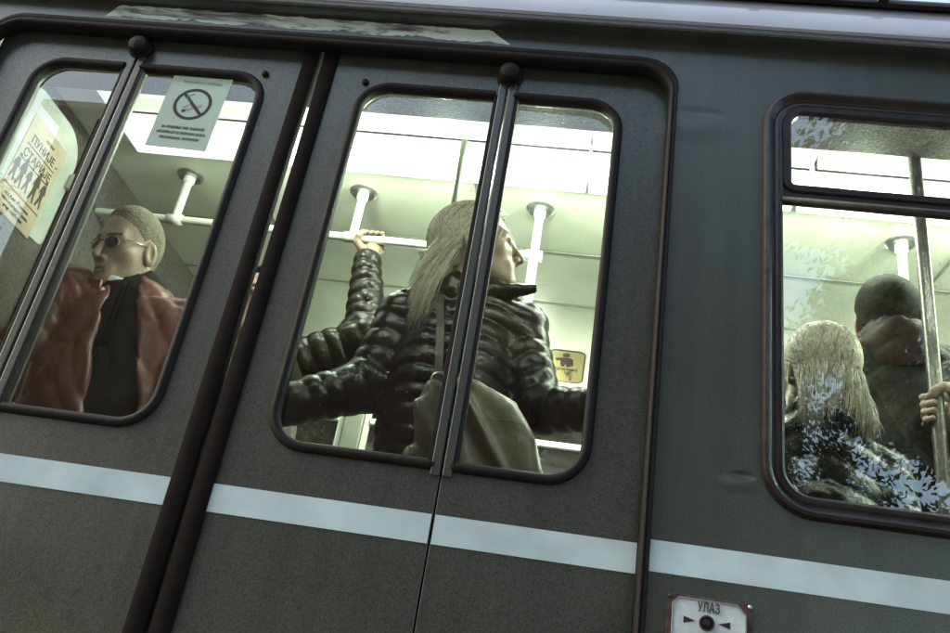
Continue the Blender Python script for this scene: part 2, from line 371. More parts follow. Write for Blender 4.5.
def ell(P, c, r, rot=None):
    D = [P[i]-c[i] for i in range(3)]
    if rot is not None: D = [rot[i][0]*D[0]+rot[i][1]*D[1]+rot[i][2]*D[2] for i in range(3)]
    k0 = np.sqrt(sum((D[i]/r[i])**2 for i in range(3))); k1 = np.sqrt(sum((D[i]/r[i]**2)**2 for i in range(3)))+1e-9
    return k0*(k0-1)/k1
def zrot(a):  # rows: local axes of a body turned by a about z
    c, s = math.cos(a), math.sin(a); return ((c, s, 0), (-s, c, 0), (0, 0, 1))
def wrinkle(P, f, a, sx=1, sy=1, sz=1):
    x, y, z = P[0]*f*sx, P[1]*f*sy, P[2]*f*sz
    u = np.sin(x+1.9*np.sin(z*.6+y*.5)+1.1*np.sin(y*1.3+2)); v = np.sin(z*1.3+1.7*np.sin(x*.8+1)+y*.7)
    return a*((1-np.abs(u))**2+.7*(1-np.abs(v))**2-.6)
def np_mesh(V, F):
    me = bpy.data.meshes.new('m'); V = np.asarray(V, float); me.from_pydata(V.tolist(), [], np.asarray(F).tolist()); me.update(); return me
def cat_parts(parts):
    V = []; F = []; n = 0
    for v, f in parts: V.append(v); F.append(np.asarray(f)+n); n += len(v)
    return np.concatenate(V), np.concatenate(F)
class Head:
    """A head looking along -y in its own frame, eye level at z = 0; pos/az/pitch/roll place it (az: 0 = towards the street, + = towards +x)."""
    def __init__(s, pos, az=0, pitch=0, roll=0, k=1.0, nose=1.0, jaw=1.0, form=(1, 1, 1)):
        s.k = k; s.nose = nose; s.jaw = jaw
        s.M = Matrix.Translation(pos) @ Matrix.Rotation(R_(az), 4, 'Z') @ Matrix.Rotation(R_(-pitch), 4, 'X') @ Matrix.Rotation(R_(roll), 4, 'Y') @ Matrix.Diagonal((k*form[0], k*form[1], k*form[2], 1))
    def pt(s, p): return s.M @ Vector(p)
    def tf(s, V): A = np.array(s.M); return V @ A[:3, :3].T + A[:3, 3]
    def sdf(s, P, ears=True):
        X, Y, Z = P; Q = [np.abs(X), Y, Z]; j = s.jaw; n = s.nose
        d = ell(P, (0, .014, .030), (.0765, .098, .088))
        d = smin(d, ell(P, (0, -.022, -.030), (.064, .068, .082)), .03)
        d = smin(d, cone(Q, (.050*j, .012, -.058), (.018, -.070, -.100), .018, .017), .03)
        d = smin(d, ell(P, (0, -.078, -.101), (.024*j, .020, .018)), .02)
        d = smin(d, ell(Q, (.044, -.052, -.024), (.022, .020, .016)), .032)
        d = smin(d, cone(Q, (.006, -.084, .020), (.044, -.068, .021), .010, .009), .022)
        d = smax(d, -ell(Q, (.0335, -.098, -.001), (.019, .016, .0115)), .010)
        d = smin(d, cone(P, (0, -.088, .012), (0, -.110*n, -.034), .0075, .0105), .012)
        d = smin(d, ell(Q, (.011, -.099, -.039), (.0085, .010, .0075)), .007)
        d = smin(d, ell(P, (0, -.078, -.066), (.032, .018, .022)), .02)
        d = smin(d, cone(Q, (0, -.0945, -.0625), (.021, -.086, -.0665), .0042, .0026), .006)
        d = smin(d, cone(Q, (0, -.0935, -.0745), (.018, -.086, -.0715), .0050, .003), .006)
        d = smax(d, -cone(Q, (0, -.1000, -.0685), (.025, -.085, -.0690), .0016, .0012), .003)
        d = smin(d, ell(Q, (.0325, -.0795, .0), (.0135, .0125, .0125)), .002)
        d = smin(d, cone(Q, (.021, -.088, .0065), (.044, -.084, .005), .0035, .003), .004)
        e = ell(Q, (.079, .014, -.012), (.0085, .021, .033), ((.94, -.34, 0), (.34, .94, 0), (0, 0, 1)))
        e = smax(e, -ell(Q, (.088, .008, -.010), (.008, .011, .020)), .006)
        if ears: d = smin(d, e, .006)
        d = smin(d, cone(P, (0, .030, -.070), (0, .046, -.20), .052, .056), .03)
        return d
    def skin(s, h=.0026):
        V, F = nets(s.sdf, (-.10, -.135, -.19), (.10, .125, .125), h); return V, F
    def mats(s, V, F):
        c = V[F].mean(1); x = np.abs(c[:, 0]); y = c[:, 1]; z = c[:, 2]; mi = np.zeros(len(c), int)
        mi[(y < -.084) & (x < .021) & (z < -.060) & (z > -.081)] = 1
        eye = ((x-.0325)**2+(z+.000)**2 < .0105**2) & (y < -.085) & (np.abs(z) < .0048)
        mi[eye] = 2
        mi[eye & ((x-.0325)**2+z**2 < .0052**2)] = 3
        mi[(x > .012) & (x < .052) & (np.abs(z-(.020+.05*(x-.012)-1.6*(x-.032)**2)) < .0042) & (y < -.055)] = 4
        return mi
    def hairshell(s, fn, th, h=.003, bumpf=0, bumpa=0, fade=.02):
        """a skin of hair th thick where fn(P) < 0"""
        def g(P):
            ear = np.sqrt((np.abs(P[0])-.080)**2+(P[1]-.006)**2*1.6+(P[2]+.014)**2*.8); e = np.maximum(fn(P), .034-ear)+.0035*np.sin(P[0]*310+4*np.sin(P[2]*170))*np.sin(P[2]*260+P[1]*190)
            d = s.sdf(P, False)-th*np.clip(-e/fade, -1.2, 1)
            if bumpa: d = d + wrinkle(P, bumpf, bumpa)
            return smax(d, fn(P)-.012, .004)
        V, F = nets(g, (-.12, -.14, -.15), (.12, .15, .16), h)
        return V, F
def hand_mesh(wrist, palm_c, knuckles, fingers, thumb, h=.0028, k=1.0):
    """wrist, palm centre, four knuckle points, four finger polylines starting at the knuckles, thumb polyline: world points"""
    pts = [wrist, palm_c]+list(knuckles)+[p for f in fingers for p in f]+list(thumb)
    lo = np.min([tuple(p) for p in pts], 0)-.035; hi = np.max([tuple(p) for p in pts], 0)+.035
    rad = (.0088*k, .0093*k, .0088*k, .0076*k)
    def g(P):
        d = cone(P, wrist, palm_c, .024*k, .022*k)
        for q in knuckles: d = smin(d, cone(P, palm_c, q, .019*k, .011*k), .014)
        for f, r in zip(fingers, rad):
            e = None
            for i in range(len(f)-1):
                r0 = r*(1-.07*i); c = cone(P, f[i], f[i+1], r0, r0*.93)
                c = smin(c, ell(P, f[i], (r0*1.08,)*3), .003); e = c if e is None else smin(e, c, .003)
            d = smin(d, e, .003)
        e = None
        for i in range(len(thumb)-1):
            c = cone(P, thumb[i], thumb[i+1], (.016, .012, .0105, .009)[i]*k, (.012, .0105, .009, .009)[i]*k); e = c if e is None else smin(e, c, .004)
        return smin(d, e, .008)
    return nets(g, lo, hi, h)
def limb_body(J, h=.012, fat=1.0):
    """the rest of the body under the clothes: torso, neck, arms to the wrists, legs and feet, as one surface"""
    a = J['turn']; rot = zrot(a)
    def off(p, f, s=0, z=0):  # forward/sideways in the body's own directions (forward = -y turned by a)
        return (p[0]+s*math.cos(a)+f*math.sin(a), p[1]+s*math.sin(a)-f*math.cos(a), p[2]+z)
    hip, ch, nk = J['hip'], J['chest'], J['neck']
    legs = []
    for s in (-1, 1):
        h0 = off(hip, 0, s*.09, -.03); kn = off(hip, .02, s*.10, -.46); an = (kn[0], kn[1], FL+.09)
        toe = off(an, .16, s*.02, -.055); legs.append((h0, kn, an, toe))
    J['legs'] = legs
    def g(P):
        d = ell(P, ch, (.155*fat, .105*fat, .19), rot)
        d = smin(d, ell(P, hip, (.155*fat, .11*fat, .15), rot), .12)
        d = smin(d, cone(P, (ch[0], ch[1], ch[2]+.1), nk, .07, .05), .06)
        for s in (0, 1):
            sh, el, wr = J['arms'][s]
            d = smin(d, cone(P, (ch[0]*.3+sh[0]*.7, ch[1]*.3+sh[1]*.7, sh[2]), sh, .055, .05), .05)
            d = smin(d, smin(cone(P, sh, el, .048, .038), cone(P, el, wr, .038, .025), .015), .02)
            h0, kn, an, toe = legs[s]
            d = smin(d, smin(cone(P, h0, kn, .075, .05), cone(P, kn, an, .05, .034), .02), .03)
            d = smin(d, cone(P, (an[0], an[1], an[2]-.045), toe, .036, .028), .03)
        return d
    pts = np.array([hip, ch, nk]+[q for A in J['arms'] for q in A]+[q for l in legs for q in l])
    V, F = nets(g, pts.min(0)-.2, pts.max(0)+.12, h)
    return V, F
def figure(label, J, head, hands=(), skin=SKIN, hh=.0028):
    V, F = head.skin(hh); mi = head.mats(V, F); V = head.tf(V)
    parts = [(V, F)]; mis = [mi]
    b = limb_body(J, fat=J.get('fat', 1)); parts.append(b); mis.append(np.zeros(len(b[1]), int))
    for hd in hands: parts.append(hd); mis.append(np.zeros(len(hd[1]), int))
    V, F = cat_parts(parts); me = np_mesh(V, F); me.polygons.foreach_set('material_index', np.concatenate(mis).tolist())
    base = (J['hip'][0], J['hip'][1], FL)
    o = obj('person', me, [skin, LIP, EYEW, EYED, BROW], None, base, True); tag(o, label, 'person', 'passengers riding in the tram')
    return o
def trousers(J, m, parent):
    legs = J['legs']; hip = J['hip']; rot = zrot(J['turn'])
    def g(P):
        d = ell(P, hip, (.17, .125, .16), rot)
        for h0, kn, an, toe in legs: d = smin(d, smin(cone(P, h0, kn, .088, .066), cone(P, kn, an, .066, .055), .02), .03)
        return d+wrinkle(P, 30, .003)
    pts = np.array([hip]+[q for l in legs for q in l[:3]]); V, F = nets(g, pts.min(0)-.2, pts.max(0)+.2, .013)
    o = obj('trousers', np_mesh(V, F), m, parent, None, True)
    for h0, kn, an, toe in legs:
        def s(P): return smax(smin(cone(P, (an[0], an[1], FL+.05), (toe[0], toe[1], FL+.04), .05, .042), cone(P, an, (an[0], an[1], FL+.04), .046, .046), .03), FL+.002-P[2], .004)
        q = np.array([an, toe]); V, F = nets(s, q.min(0)-.09, q.max(0)+.09, .009); obj('shoe', np_mesh(V, F), BLACKC, parent, None, True)
def strands(curves, w0, name, m, parent, seed=1):
    """hair as many thin tapered locks; curves: list of point lists"""
    mb = MB()
    for c in curves:
        n = len(c); mb.tube(c, [w0*(.55+.45*math.sin(PI*min(1, .12+.95*i/(n-1)))) * (1 if i < n-1 else .2) for i in range(n)], 3)
    me = bpy.data.meshes.new(name); me.from_pydata(mb.v, [], mb.f); me.update()
    return obj(name, me, m, parent, None, True)

# ------------------------------------------------------------------ street and everything the panes reflect
def ground():
    MB().add([(-220,-220,G),(220,-220,G),(220,220,G),(-220,220,G)], [(0,1,2,3)]).build('street', ASPH)['kind'] = 'structure'
    MB().box((-200,-14,G-.2), (200,-6.5,G+.12)).build('pavement', PAVE)['kind'] = 'structure'
    MB().box((-200,6.5,G-.2), (200,16,G+.12)).build('pavement', PAVE)['kind'] = 'structure'
    for y in (-.05-.35, .95+.35):
        pass
ground()
def house(label, x0, x1, y, depth, h, m, roof_h, front=-1, storeys=3):
    """front: the side (+1 / -1 in y) that faces the tram"""
    r = empty('house', ((x0+x1)/2, y, G)); tag(r, label, 'house')
    ya, yb = (y-depth, y) if front > 0 else (y, y+depth)
    MB().box((x0, ya, G), (x1, yb, G+h)).build('wall', m, r)
    o = .45; zt = G+h
    ym = (ya+yb)/2
    MB().add([(x0-o, ya-o, zt),(x1+o, ya-o, zt),(x1+o, yb+o, zt),(x0-o, yb+o, zt),(x0+1.5, ym, zt+roof_h),(x1-1.5, ym, zt+roof_h),
              (x0-o, ya-o, zt-.18),(x1+o, ya-o, zt-.18),(x1+o, yb+o, zt-.18),(x0-o, yb+o, zt-.18)],
             [(0,1,5,4),(1,2,5),(2,3,4,5),(3,0,4),(6,9,8,7),(0,6,7,1),(1,7,8,2),(2,8,9,3),(3,9,6,0)]).build('roof', TILE, r)
    nw = max(2, int((x1-x0)/2.4)); yf = y+.02*front
    for s in range(storeys):
        zb = G+1.0+s*(h-.6)/storeys
        for i in range(nw):
            cx = x0+(i+.5)*(x1-x0)/nw
            f = MB().box((cx-.6, min(y, yf+.05*front), zb-.08), (cx+.6, max(y, yf+.05*front), zb+1.55)).build('window', m, r)
            MB().box((cx-.5, min(yf, yf+.08*front), zb), (cx+.5, max(yf, yf+.08*front), zb+1.45)).build('pane', WIN, f)
    return r
house('long brown stuccoed house with tiled roof across the street from the tram', -14.7, 3.0, -15.5, 9, 14.6, STUCCO, .9, +1, 4)
house('long brown house on the far side of the tram', -16, 22, 17.5, 9, 9.5, STUCCO, 2.2, -1)

def tree_mesh(h, cr, seed, nleaf, ls):
    g = np.random.default_rng(seed); mb = MB()
    lean = g.uniform(-.3, .3, 2); top = h*.8
    tp = [(lean[0]*t*t, lean[1]*t*t, h*.8*t) for t in np.linspace(0, 1, 7)]
    mb.tube(tp, [.17*(1-.75*t) for t in np.linspace(0, 1, 7)], 9)
    tips = []
    for i in range(15):
        t = .38+.6*i/15; b = Vector((lean[0]*t*t, lean[1]*t*t, h*.8*t)); a = i*2.4+g.uniform(-.4, .4)
        L = cr*(1.05-.55*abs(t-.55)/.45)*g.uniform(.75, 1.1); e = b+Vector((math.cos(a)*L, math.sin(a)*L, L*g.uniform(.25, .75)))
        m_ = (b+e)/2+Vector((0, 0, -.1*L)); mb.tube([b, m_, e], [.06*(1.2-t), .035*(1.2-t), .012], 6)
        for q in range(5): tips.append(b.lerp(e, .35+.65*q/4)+Vector(g.normal(0, .12*cr, 3)))
    v = []; f = []
    for k in range(nleaf):
        c = tips[g.integers(len(tips))]; p = Vector(c)+Vector(g.normal(0, .065*cr, 3)); s = ls*g.uniform(.6, 1.3)
        n = Vector(g.normal(0, 1, 3)).normalized(); u = n.orthogonal().normalized(); w_ = n.cross(u); i = len(v)
        v += [p-u*s, p-w_*s*.5, p+u*s, p+w_*s*.5]; f.append((i, i+1, i+2, i+3))
    lm = bpy.data.meshes.new('crown'); lm.from_pydata([tuple(q) for q in v], [], f); lm.update()
    return mb.mesh('trunk'), lm
def tree(label, x, y, tm, s, rz, group):
    r = empty('broadleaf_tree', (x, y, G)); tag(r, label, 'tree', group); r.rotation_euler.z = rz; r.scale = (s,)*3
    for nm, me, m in (('trunk', tm[0], BARK), ('crown', tm[1], LEAF)):
        o = bpy.data.objects.new(nm, me)
        if not me.materials: me.materials.append(m)
        COL.objects.link(o); o.parent = r
TA = tree_mesh(11.0, 3.0, 3, 56000, .052); TB = tree_mesh(9.5, 2.6, 5, 40000, .052)
grp = 'street trees on the pavement facing the tram'
tree('tallest leafy street tree opposite the right tram window', 6.1, -10.5, TA, 1.42, .4, grp)
tree('leafy street tree between the long brown house and the tallest tree', 3.2, -12.0, TB, 1.1, 2.0, grp)
tree('added leafy tree past the left end of the long brown house', -14.9, -10.5, TA, 1.2, 1.3, grp)  # unseen tree added to hide the low sky reflected over the poster
tree('leafy street tree at the far end of the row past the tallest tree', 11.8, -9.5, TB, 1.4, 3.6, grp)
grp2 = 'trees on the pavement beyond the tram'
for (x, y, tm, s, rz, lb) in ((-7.5, 9.5, TB, .8, 1., 'small leafy tree beyond the tram, behind the man in the maroon jacket'),
                              (-2.2, 9.0, TB, .85, 2.5, 'leafy tree beyond the tram, behind the woman with the bag'),
                              (3.0, 9.8, TB, .9, 4.2, 'leafy tree beyond the tram, behind the stanchions right of the doors'),
                              (8.4, 9.2, TA, .8, 5.2, 'larger leafy tree beyond the tram, behind the dark haired man')):
    tree(lb, x, y, tm, s, rz, grp2)

# ------------------------------------------------------------------ the tram
X0, X1, W_IN = -3.0, 3.0, 2.1
TRAM = empty('tram', (0, 1.1, G)); tag(TRAM, 'old dark grey green tram with a white stripe and lit folding doors', 'tram')
OPEN = rrect(-1.535, -1.02, .152, 1.409, (0, 0, .075, .075))
WINR = rrect(.372, .423, 1.62, 1.343, .072); WINL = rrect(-2.85, .423, -1.80, 1.343, .072)
def grow(L, d):     # offset an outline outwards
    n = len(L); P = [Vector(p) for p in L]; out = []
    for i in range(n):
        a, b = (P[i]-P[i-1]), (P[(i+1) % n]-P[i]); a.normalize(); b.normalize()
        n1 = Vector((a.y, -a.x)); n2 = Vector((b.y, -b.x)); q = (n1+n2).normalized(); out.append(tuple(P[i]+q*d/max(.4, q.dot(n1))))
    return out
outer = [(X0, -1.15), (X1, -1.15), (X1, 1.512), (X0, 1.512)]
BODY = side_plate('body_panel', [outer, grow(OPEN, .008), WINR, WINL], 0, .03, PAINT, TRAM, bevel=.006)
# white stripe on the body panel either side of the doors
for a, b in ((.1665, X1), (X0, -1.549)):
    MB().box((a, -.0012, .279), (b, .001, .333)).build('stripe', WHITE, BODY)
# rounded jamb the stripe wraps onto
ring = [(-.008, -.02), (-.008, .006), (-.004, .0105), (.004, .012), (.0095, .008), (.013, .0095), (.0215, .0095), (.026, .005), (.027, -.004), (.027, -.02)]
op = OPEN[1:]+OPEN[:1]
MB().sweep(op, ring, 0, closed=False, wf=lambda p: .55+.45*min(1, max(0, (p[1]-1.335)/.06))).build('door_opening_seal', RUBBER, TRAM, smooth=False)
smooth_by_angle(bpy.data.objects['door_opening_seal'], 50)

SEAL = [(-.008, -.012), (-.008, .004), (-.004, .0085), (.003, .010), (.009, .0075), (.0125, .002), (.0125, -.012)]
def door(px, hole_r, name='door'):
    pass
def pane(name, loop, y, m, parent, tilt=(0, 0)):
    me = plate_mesh([loop], .0002); c = Vector((sum(p[0] for p in loop)/len(loop), sum(p[1] for p in loop)/len(loop), 0))
    # a single sheet of glass
    bm = bmesh.new(); vs = [bm.verts.new((p[0]-c.x, 0, p[1]-c.y)) for p in loop]; f = bm.faces.new(vs)
    bm.normal_update()
    if f.normal.y > 0: f.normal_flip()
    me.clear_geometry(); bm.to_mesh(me); bm.free()
    me.transform(Matrix.Translation((c.x, y, c.y)) @ Matrix.Rotation(R_(tilt[0]), 4, 'Z') @ Matrix.Rotation(R_(tilt[1]), 4, 'X'))
    return obj(name, me, m, parent)
DY, K = .030, .9897
def leaf(x0, x1, hx0, hx1, mull, edge, tilt):
    """one folding panel: x0..x1, glass hx0..hx1, mull = side of the hinge ('l'/'r'), edge = side with the rubber bumper or None"""
    x0, x1, hx0, hx1 = x0*K, x1*K, hx0*K, hx1*K
    d = empty('door', ((x0+x1)/2, DY, -.98), TRAM)
    hz0, hz1, r = .428*K, 1.329*K, .071
    hole = rrect(hx0, hz0, hx1, hz1, (r, .004, .004, r) if mull == 'r' else (.004, r, r, .004))
    side_plate('door_panel', [[(x0, -.98), (x1, -.98), (x1, 1.428), (x0, 1.428)], hole], DY, .028, PAINT, d, bevel=.002)
    MB().box((x0+.002, DY-.0012, .279*K), (x1-.002, DY+.001, .333*K)).build('stripe', WHITE, d)
    n = len(hole)
    # rubber seal: round three sides, a slim bead on the hinge side
    if mull == 'r':       # path from top right, ccw: top -> left -> bottom
        path = [p for p in hole if True]; k = [i for i, p in enumerate(path) if abs(p[0]-hx1) < .01 and p[1] > 1]; path = path[max(k):]+path[:max(k)]
        k2 = [i for i, p in enumerate(path) if abs(p[0]-hx1) < 1e-4 and p[1] < 1]; path = path[:min(k2)+1] if k2 else path
    else:
        path = list(hole); k = [i for i, p in enumerate(path) if abs(p[0]-hx0) < .01 and p[1] < 1]; path = path[min(k):]+path[:min(k)]
        k2 = [i for i, p in enumerate(path) if abs(p[0]-hx0) < 1e-4 and p[1] > 1]; path = path[:min(k2)+1] if k2 else path
    o = MB().sweep(path, SEAL, DY, closed=False).build('window_seal', RUBBER, d); smooth_by_angle(o, 50)
    xm = hx1 if mull == 'r' else hx0; s = 1 if mull == 'r' else -1
    MB().box((min(xm-.006*s, xm+.003*s), DY-.004, hz0), (max(xm-.006*s, xm+.003*s), DY+.012, hz1)).build('glazing_bead', RUBBER, d, bevel=.001)
    # aluminium edging of the hinge stile
    xe = x1 if mull == 'r' else x0
    MB().box((min(xe-.0012*s, xe-.019*s), DY-.006, .401), (max(xe-.0012*s, xe-.019*s), DY, 1.358)).build('hinge_stile', PAINT, d, bevel=.0025)
    pane('window_pane', grow(hole, -.001), DY+.010, GLASS, d, tilt)
    return d
D1 = leaf(-1.546, -1.1645, -1.412, -1.186, 'r', None, (-.6, .2))
D2 = leaf(-1.1615, -.735, -1.140, -.820, 'l', 'r', (.5, .1))
D3 = leaf(-.655, -.2255, -.572, -.2475, 'r', 'l', (-.8, .2))
D4 = leaf(-.2225, .1505, -.201, .040, 'l', None, (.9, -.9))
# rubber bumpers where the two leaves close, with a sliver of light between them
bump = [(-.002, .004), (-.001, -.006), (.003, -.009), (.016, -.0105), (.032, -.009), (.037, -.006), (.039, 0), (.039, .010)]
for dd, xs, sg in ((D2, -.7365*K, 1), (D3, -.6535*K, -1)):
    mb = MB(); v = []; n = 9; zs = [-.98, .30, .42, .55, .72, .9, 1.1, 1.3, 1.412]
    for z in zs:
        gap = .0002+.0050*max(0, math.sin(PI*min(1, max(0, (z-.5)/.95))))
        for (u, h) in bump: uu = u-(gap if u > .03 else 0); v.append((xs+sg*uu, DY+h, z))
    m = len(bump); f = [(i*m+k, i*m+(k+1) % m, (i+1)*m+(k+1) % m, (i+1)*m+k) for i in range(n-1) for k in range(m)]
    f += [tuple(range(m)), tuple((n-1)*m+k for k in range(m))]
    o = mb.add(v, f).build('edge_rubber', MATTER, dd); smooth_by_angle(o, 40)
# pivot knobs above the hinges and small bolts in the corners
for dd, x, z in ((D2, -1.163*K, 1.386*K), (D3, -.224*K, 1.387*K)):
    p = MB().lathe([(.026, 0), (.027, .012), (.0255, .022), (.021, .030), (.012, .034), (.0, .035)], (x, DY, z), (0, -1, 0)).build('pivot_knob', RUBBER, dd, smooth=True); smooth_by_angle(p, 35)
    MB().lathe([(.031, 0), (.031, .008), (.029, .011), (0, .011)], (x, DY, z), (0, -1, 0)).build('collar', RUBBER, p)
for dd, x, z in ((D2, -.823*K, 1.339*K), (D3, -.570*K, 1.338*K)):
    MB().lathe([(.0085, 0), (.0085, .004), (.006, .008), (.0, .009)], (x, DY, z), (0, -1, 0), 16).build('bolt', RUBBER, dd, smooth=True)

# side windows
def side_window(loop, x0, x1, bar):
    r = empty('window', ((x0+x1)/2, 0, .42), TRAM)
    ringw = [(-.022, -.012), (-.022, .004), (-.017, .0075), (-.010, .0065), (-.006, .0035), (-.001, .006), (.003, .013), (.009, .0165), (.015, .014), (.019, .006), (.019, -.012)]
    o = MB().sweep(loop, ringw, 0).build('window_rubber', RUBBERB, r); smooth_by_angle(o, 40)
    zb = 1.085
    # hopper: bar and an inner sash round the upper light
    prof = [(-.012, -.012), (-.012, .004), (-.007, .009), (.006, .009), (.010, .004), (.010, -.012)]
    sash = rrect(x0+.030, zb+.018, x1-.030, 1.317, (.02, .02, .045, .045))
    o = MB().sweep(sash, prof, .004).build('hopper_frame', RUBBERB, r); smooth_by_angle(o, 40)
    o = MB().tube([(x0+.02, .002, zb-.012), (x1-.02, .002, zb-.012)], .0105, 10).build('hopper_bar', RUBBERB, r, smooth=True)
    MB().box((x0+.02, .0, zb-.006), (x1-.02, .014, zb+.022)).build('hopper_rail', DARKM, r)
    pane('window_pane', sash, .008, GLASSW, r, (.5, .4))
    pane('window_pane', rrect(x0+.004, .428, x1-.004, zb-.004, (.06, .06, .01, .01)), .012, GLASSW, r, (.3, -.2))
    return r
side_window(WINR, .372, 1.62, True); side_window(WINL, -2.85, -1.80, True)

# push-button plate
pl = MB(); P0 = rrect(.1995, .10, .341, .2485, .012)
bp_ = side_plate('button_plate', [P0], -.0035, .006, mat('rusted_backing_plate', (.075, .04, .038), .7, noise=.5, nscale=40, bump=.3, bscale=120), TRAM, bevel=.0012)
oc = [(.2085, .11), (.330, .11), (.330, .228), (.315, .2435), (.2185, .2435), (.2085, .233)]
side_plate('enamel_plate', [oc], -.0065, .003, mat('worn_pale_plate', (.60, .68, .72), .35, noise=.14, nscale=35, bump=.15, bscale=90), bp_, bevel=.0008)
side_plate('plate_rim', [oc, grow(oc, -.0022)], -.0085, .002, ALU, bp_, bevel=.0004)
fmS = lambda y: Matrix.Translation((0, y, 0)) @ SIDE
letter('УЛАЗ', .0215, (.268, .2305), fmS(-.0068), bp_, .036)
for s in (-1, 1):
    flat([[(.2655+s*.0185, .208), (.2655+s*.038, .2135), (.2655+s*.038, .2025)]] if s > 0 else [[(.2655+s*.0185, .208), (.2655+s*.038, .2025), (.2655+s*.038, .2135)]], .0006, fmS(-.0066), 'arrow_mark', INK, bp_)
bt = MB().lathe([(.0125, 0), (.0125, .004), (.0095, .0045), (.0092, .002), (0, .002)], (.2655, -.0066, .2065), (0, -1, 0), 32).build('button', DARKM, bp_, smooth=False); smooth_by_angle(bt, 30)
MB().lathe([(.0088, 0), (.0088, .003), (.006, .0045), (0, .0048)], (.2655, -.0066, .2065), (0, -1, 0), 24).build('button_cap', RUBBER, bt, smooth=True)
for x, z, m in ((.2045, .2435, DARKM), (.336, .243, ALU)):
    MB().lathe([(.0042, 0), (.0038, .002), (0, .003)], (x, -.0036, z), (0, -1, 0), 12).build('screw', m, bp_, smooth=True)

# rain gutter and roof
gp = [(.0, 1.494), (-.022, 1.490), (-.035, 1.493), (-.038, 1.501), (-.0335, 1.503), (-.030, 1.498), (-.022, 1.496), (-.022, 1.530), (0, 1.53)]
def extrude_yz(prof, x0, x1, seg=1, close=True):
    mb = MB(); n = len(prof); v = []; f = []
    for i in range(seg+1):
        x = x0+(x1-x0)*i/seg
        v += [(x, p[0], p[1]) for p in prof]
    for i in range(seg):
        for k in range(n if close else n-1): a, b = i*n+k, i*n+(k+1) % n; f.append((a, b, b+n, a+n))
    if close: f += [tuple(range(n)), tuple(seg*n+k for k in range(n))]
    return mb.add(v, f)
smooth_by_angle(extrude_yz(gp, X0, X1).build('rain_gutter', PAINT, TRAM), 30)
extrude_yz([(-.0385, 1.4995), (-.0355, 1.5035), (-.0325, 1.503), (-.0345, 1.4965)], X0, X1).build('gutter_lip', ALU, TRAM)
def arc(c, r, a0, a1, n): return [(c[0]+r*math.cos(R_(a0+(a1-a0)*i/n)), c[1]+r*math.sin(R_(a0+(a1-a0)*i/n))) for i in range(n+1)]
half = [(-.028, 1.531), (-.028, 1.545), (-.025, 1.565), (-.020, 1.585), (-.012, 1.607), (-.002, 1.630), (.010, 1.652), (.026, 1.676), (.050, 1.708), (.085, 1.745), (.14, 1.785), (.22, 1.82), (.34, 1.85), (.6, 1.885), (1.05, 1.90)]
full = half+[(2.2-y, z) for y, z in half[::-1][1:]]
inner = [(y+(.03 if y < 1.1 else -.03), z-.02) for y, z in full]
smooth_by_angle(extrude_yz(full+inner[::-1], X0, X1, 6).build('roof', ROOFM, TRAM), 35)
st = extrude_yz([(-.010, 1.634), (-.019, 1.638), (-.017, 1.648), (-.004, 1.668), (.004, 1.672), (.012, 1.662), (.010, 1.650)], X0, X1).build('roof_trim_strip', RUBBER, TRAM); smooth_by_angle(st, 35)
for x in (.335, .62): MB().box((x-.012, -.030, 1.640), (x+.012, -.002, 1.668)).build('strip_clip', RUBBER, st, bevel=.003)

# interior shell
LINY = .085
MB().box((X0, LINY-.03, 1.415), (X1, LINY, 1.5)).box((X0, LINY-.03, FL), (-1.56, LINY, .42)).box((.18, LINY-.03, FL), (X1, LINY, .40)).box((.18, LINY-.03, .40), (.352, LINY, 1.415)).box((-1.78, LINY-.03, .42), (-1.56, LINY, 1.415)).box((X0, LINY-.03, .42), (-2.87, LINY, 1.415)).box((1.64, LINY-.03, .4), (X1, LINY, 1.415)).build('near_wall_lining', LINING, TRAM)
MB().box((X0, .0, FL-.1), (X1, 2.2, FL)).build('floor', FLOORM, TRAM)
MB().box((X0, .088, 1.445), (X1, .292, 1.52)).build('door_mechanism_cover', DARKP, TRAM, bevel=.004)
cove = [(.28, 1.501), (1.60, 1.501), (1.72, 1.494), (1.83, 1.475), (1.94, 1.443), (2.03, 1.405), (2.09, 1.372), (2.12, 1.372), (2.12, 1.53), (.28, 1.53)]
smooth_by_angle(extrude_yz(cove, X0, X1, 4).build('ceiling', CEIL, TRAM), 40)
jb = MB()
for x in (-1.12, -.36, .33, 1.12, 1.9): jb.box((x-.006, .62, 1.4985), (x+.006, 1.60, 1.5025))
for y in (1.03, 1.42): jb.box((-1.62, y-.005, 1.4988), (X1, y+.005, 1.5022))
for x in (-1.14, -1.10, -.38, -.34, .31, .35, 1.10, 1.14):
    for y in (.70, .86, 1.0, 1.16, 1.30): jb.lathe([(.004, 0), (.003, .0015), (0, .002)], (x, y, 1.501), (0, 0, -1), 8)
jb.build('ceiling_joint', LINING, TRAM)
gr = MB().box((-.60, 1.10, 1.494), (-.44, 1.32, 1.502)).build('ceiling_vent', LINING, TRAM, bevel=.002)
sl = MB()
for k in range(9): sl.box((-.588, 1.118+.022*k, 1.4925), (-.452, 1.128+.022*k, 1.4945))
sl.build('vent_slot', DARKM, gr)
MB().box((X0, 2.1, FL), (X1, 2.16, .42)).build('far_wall', LINING, TRAM)
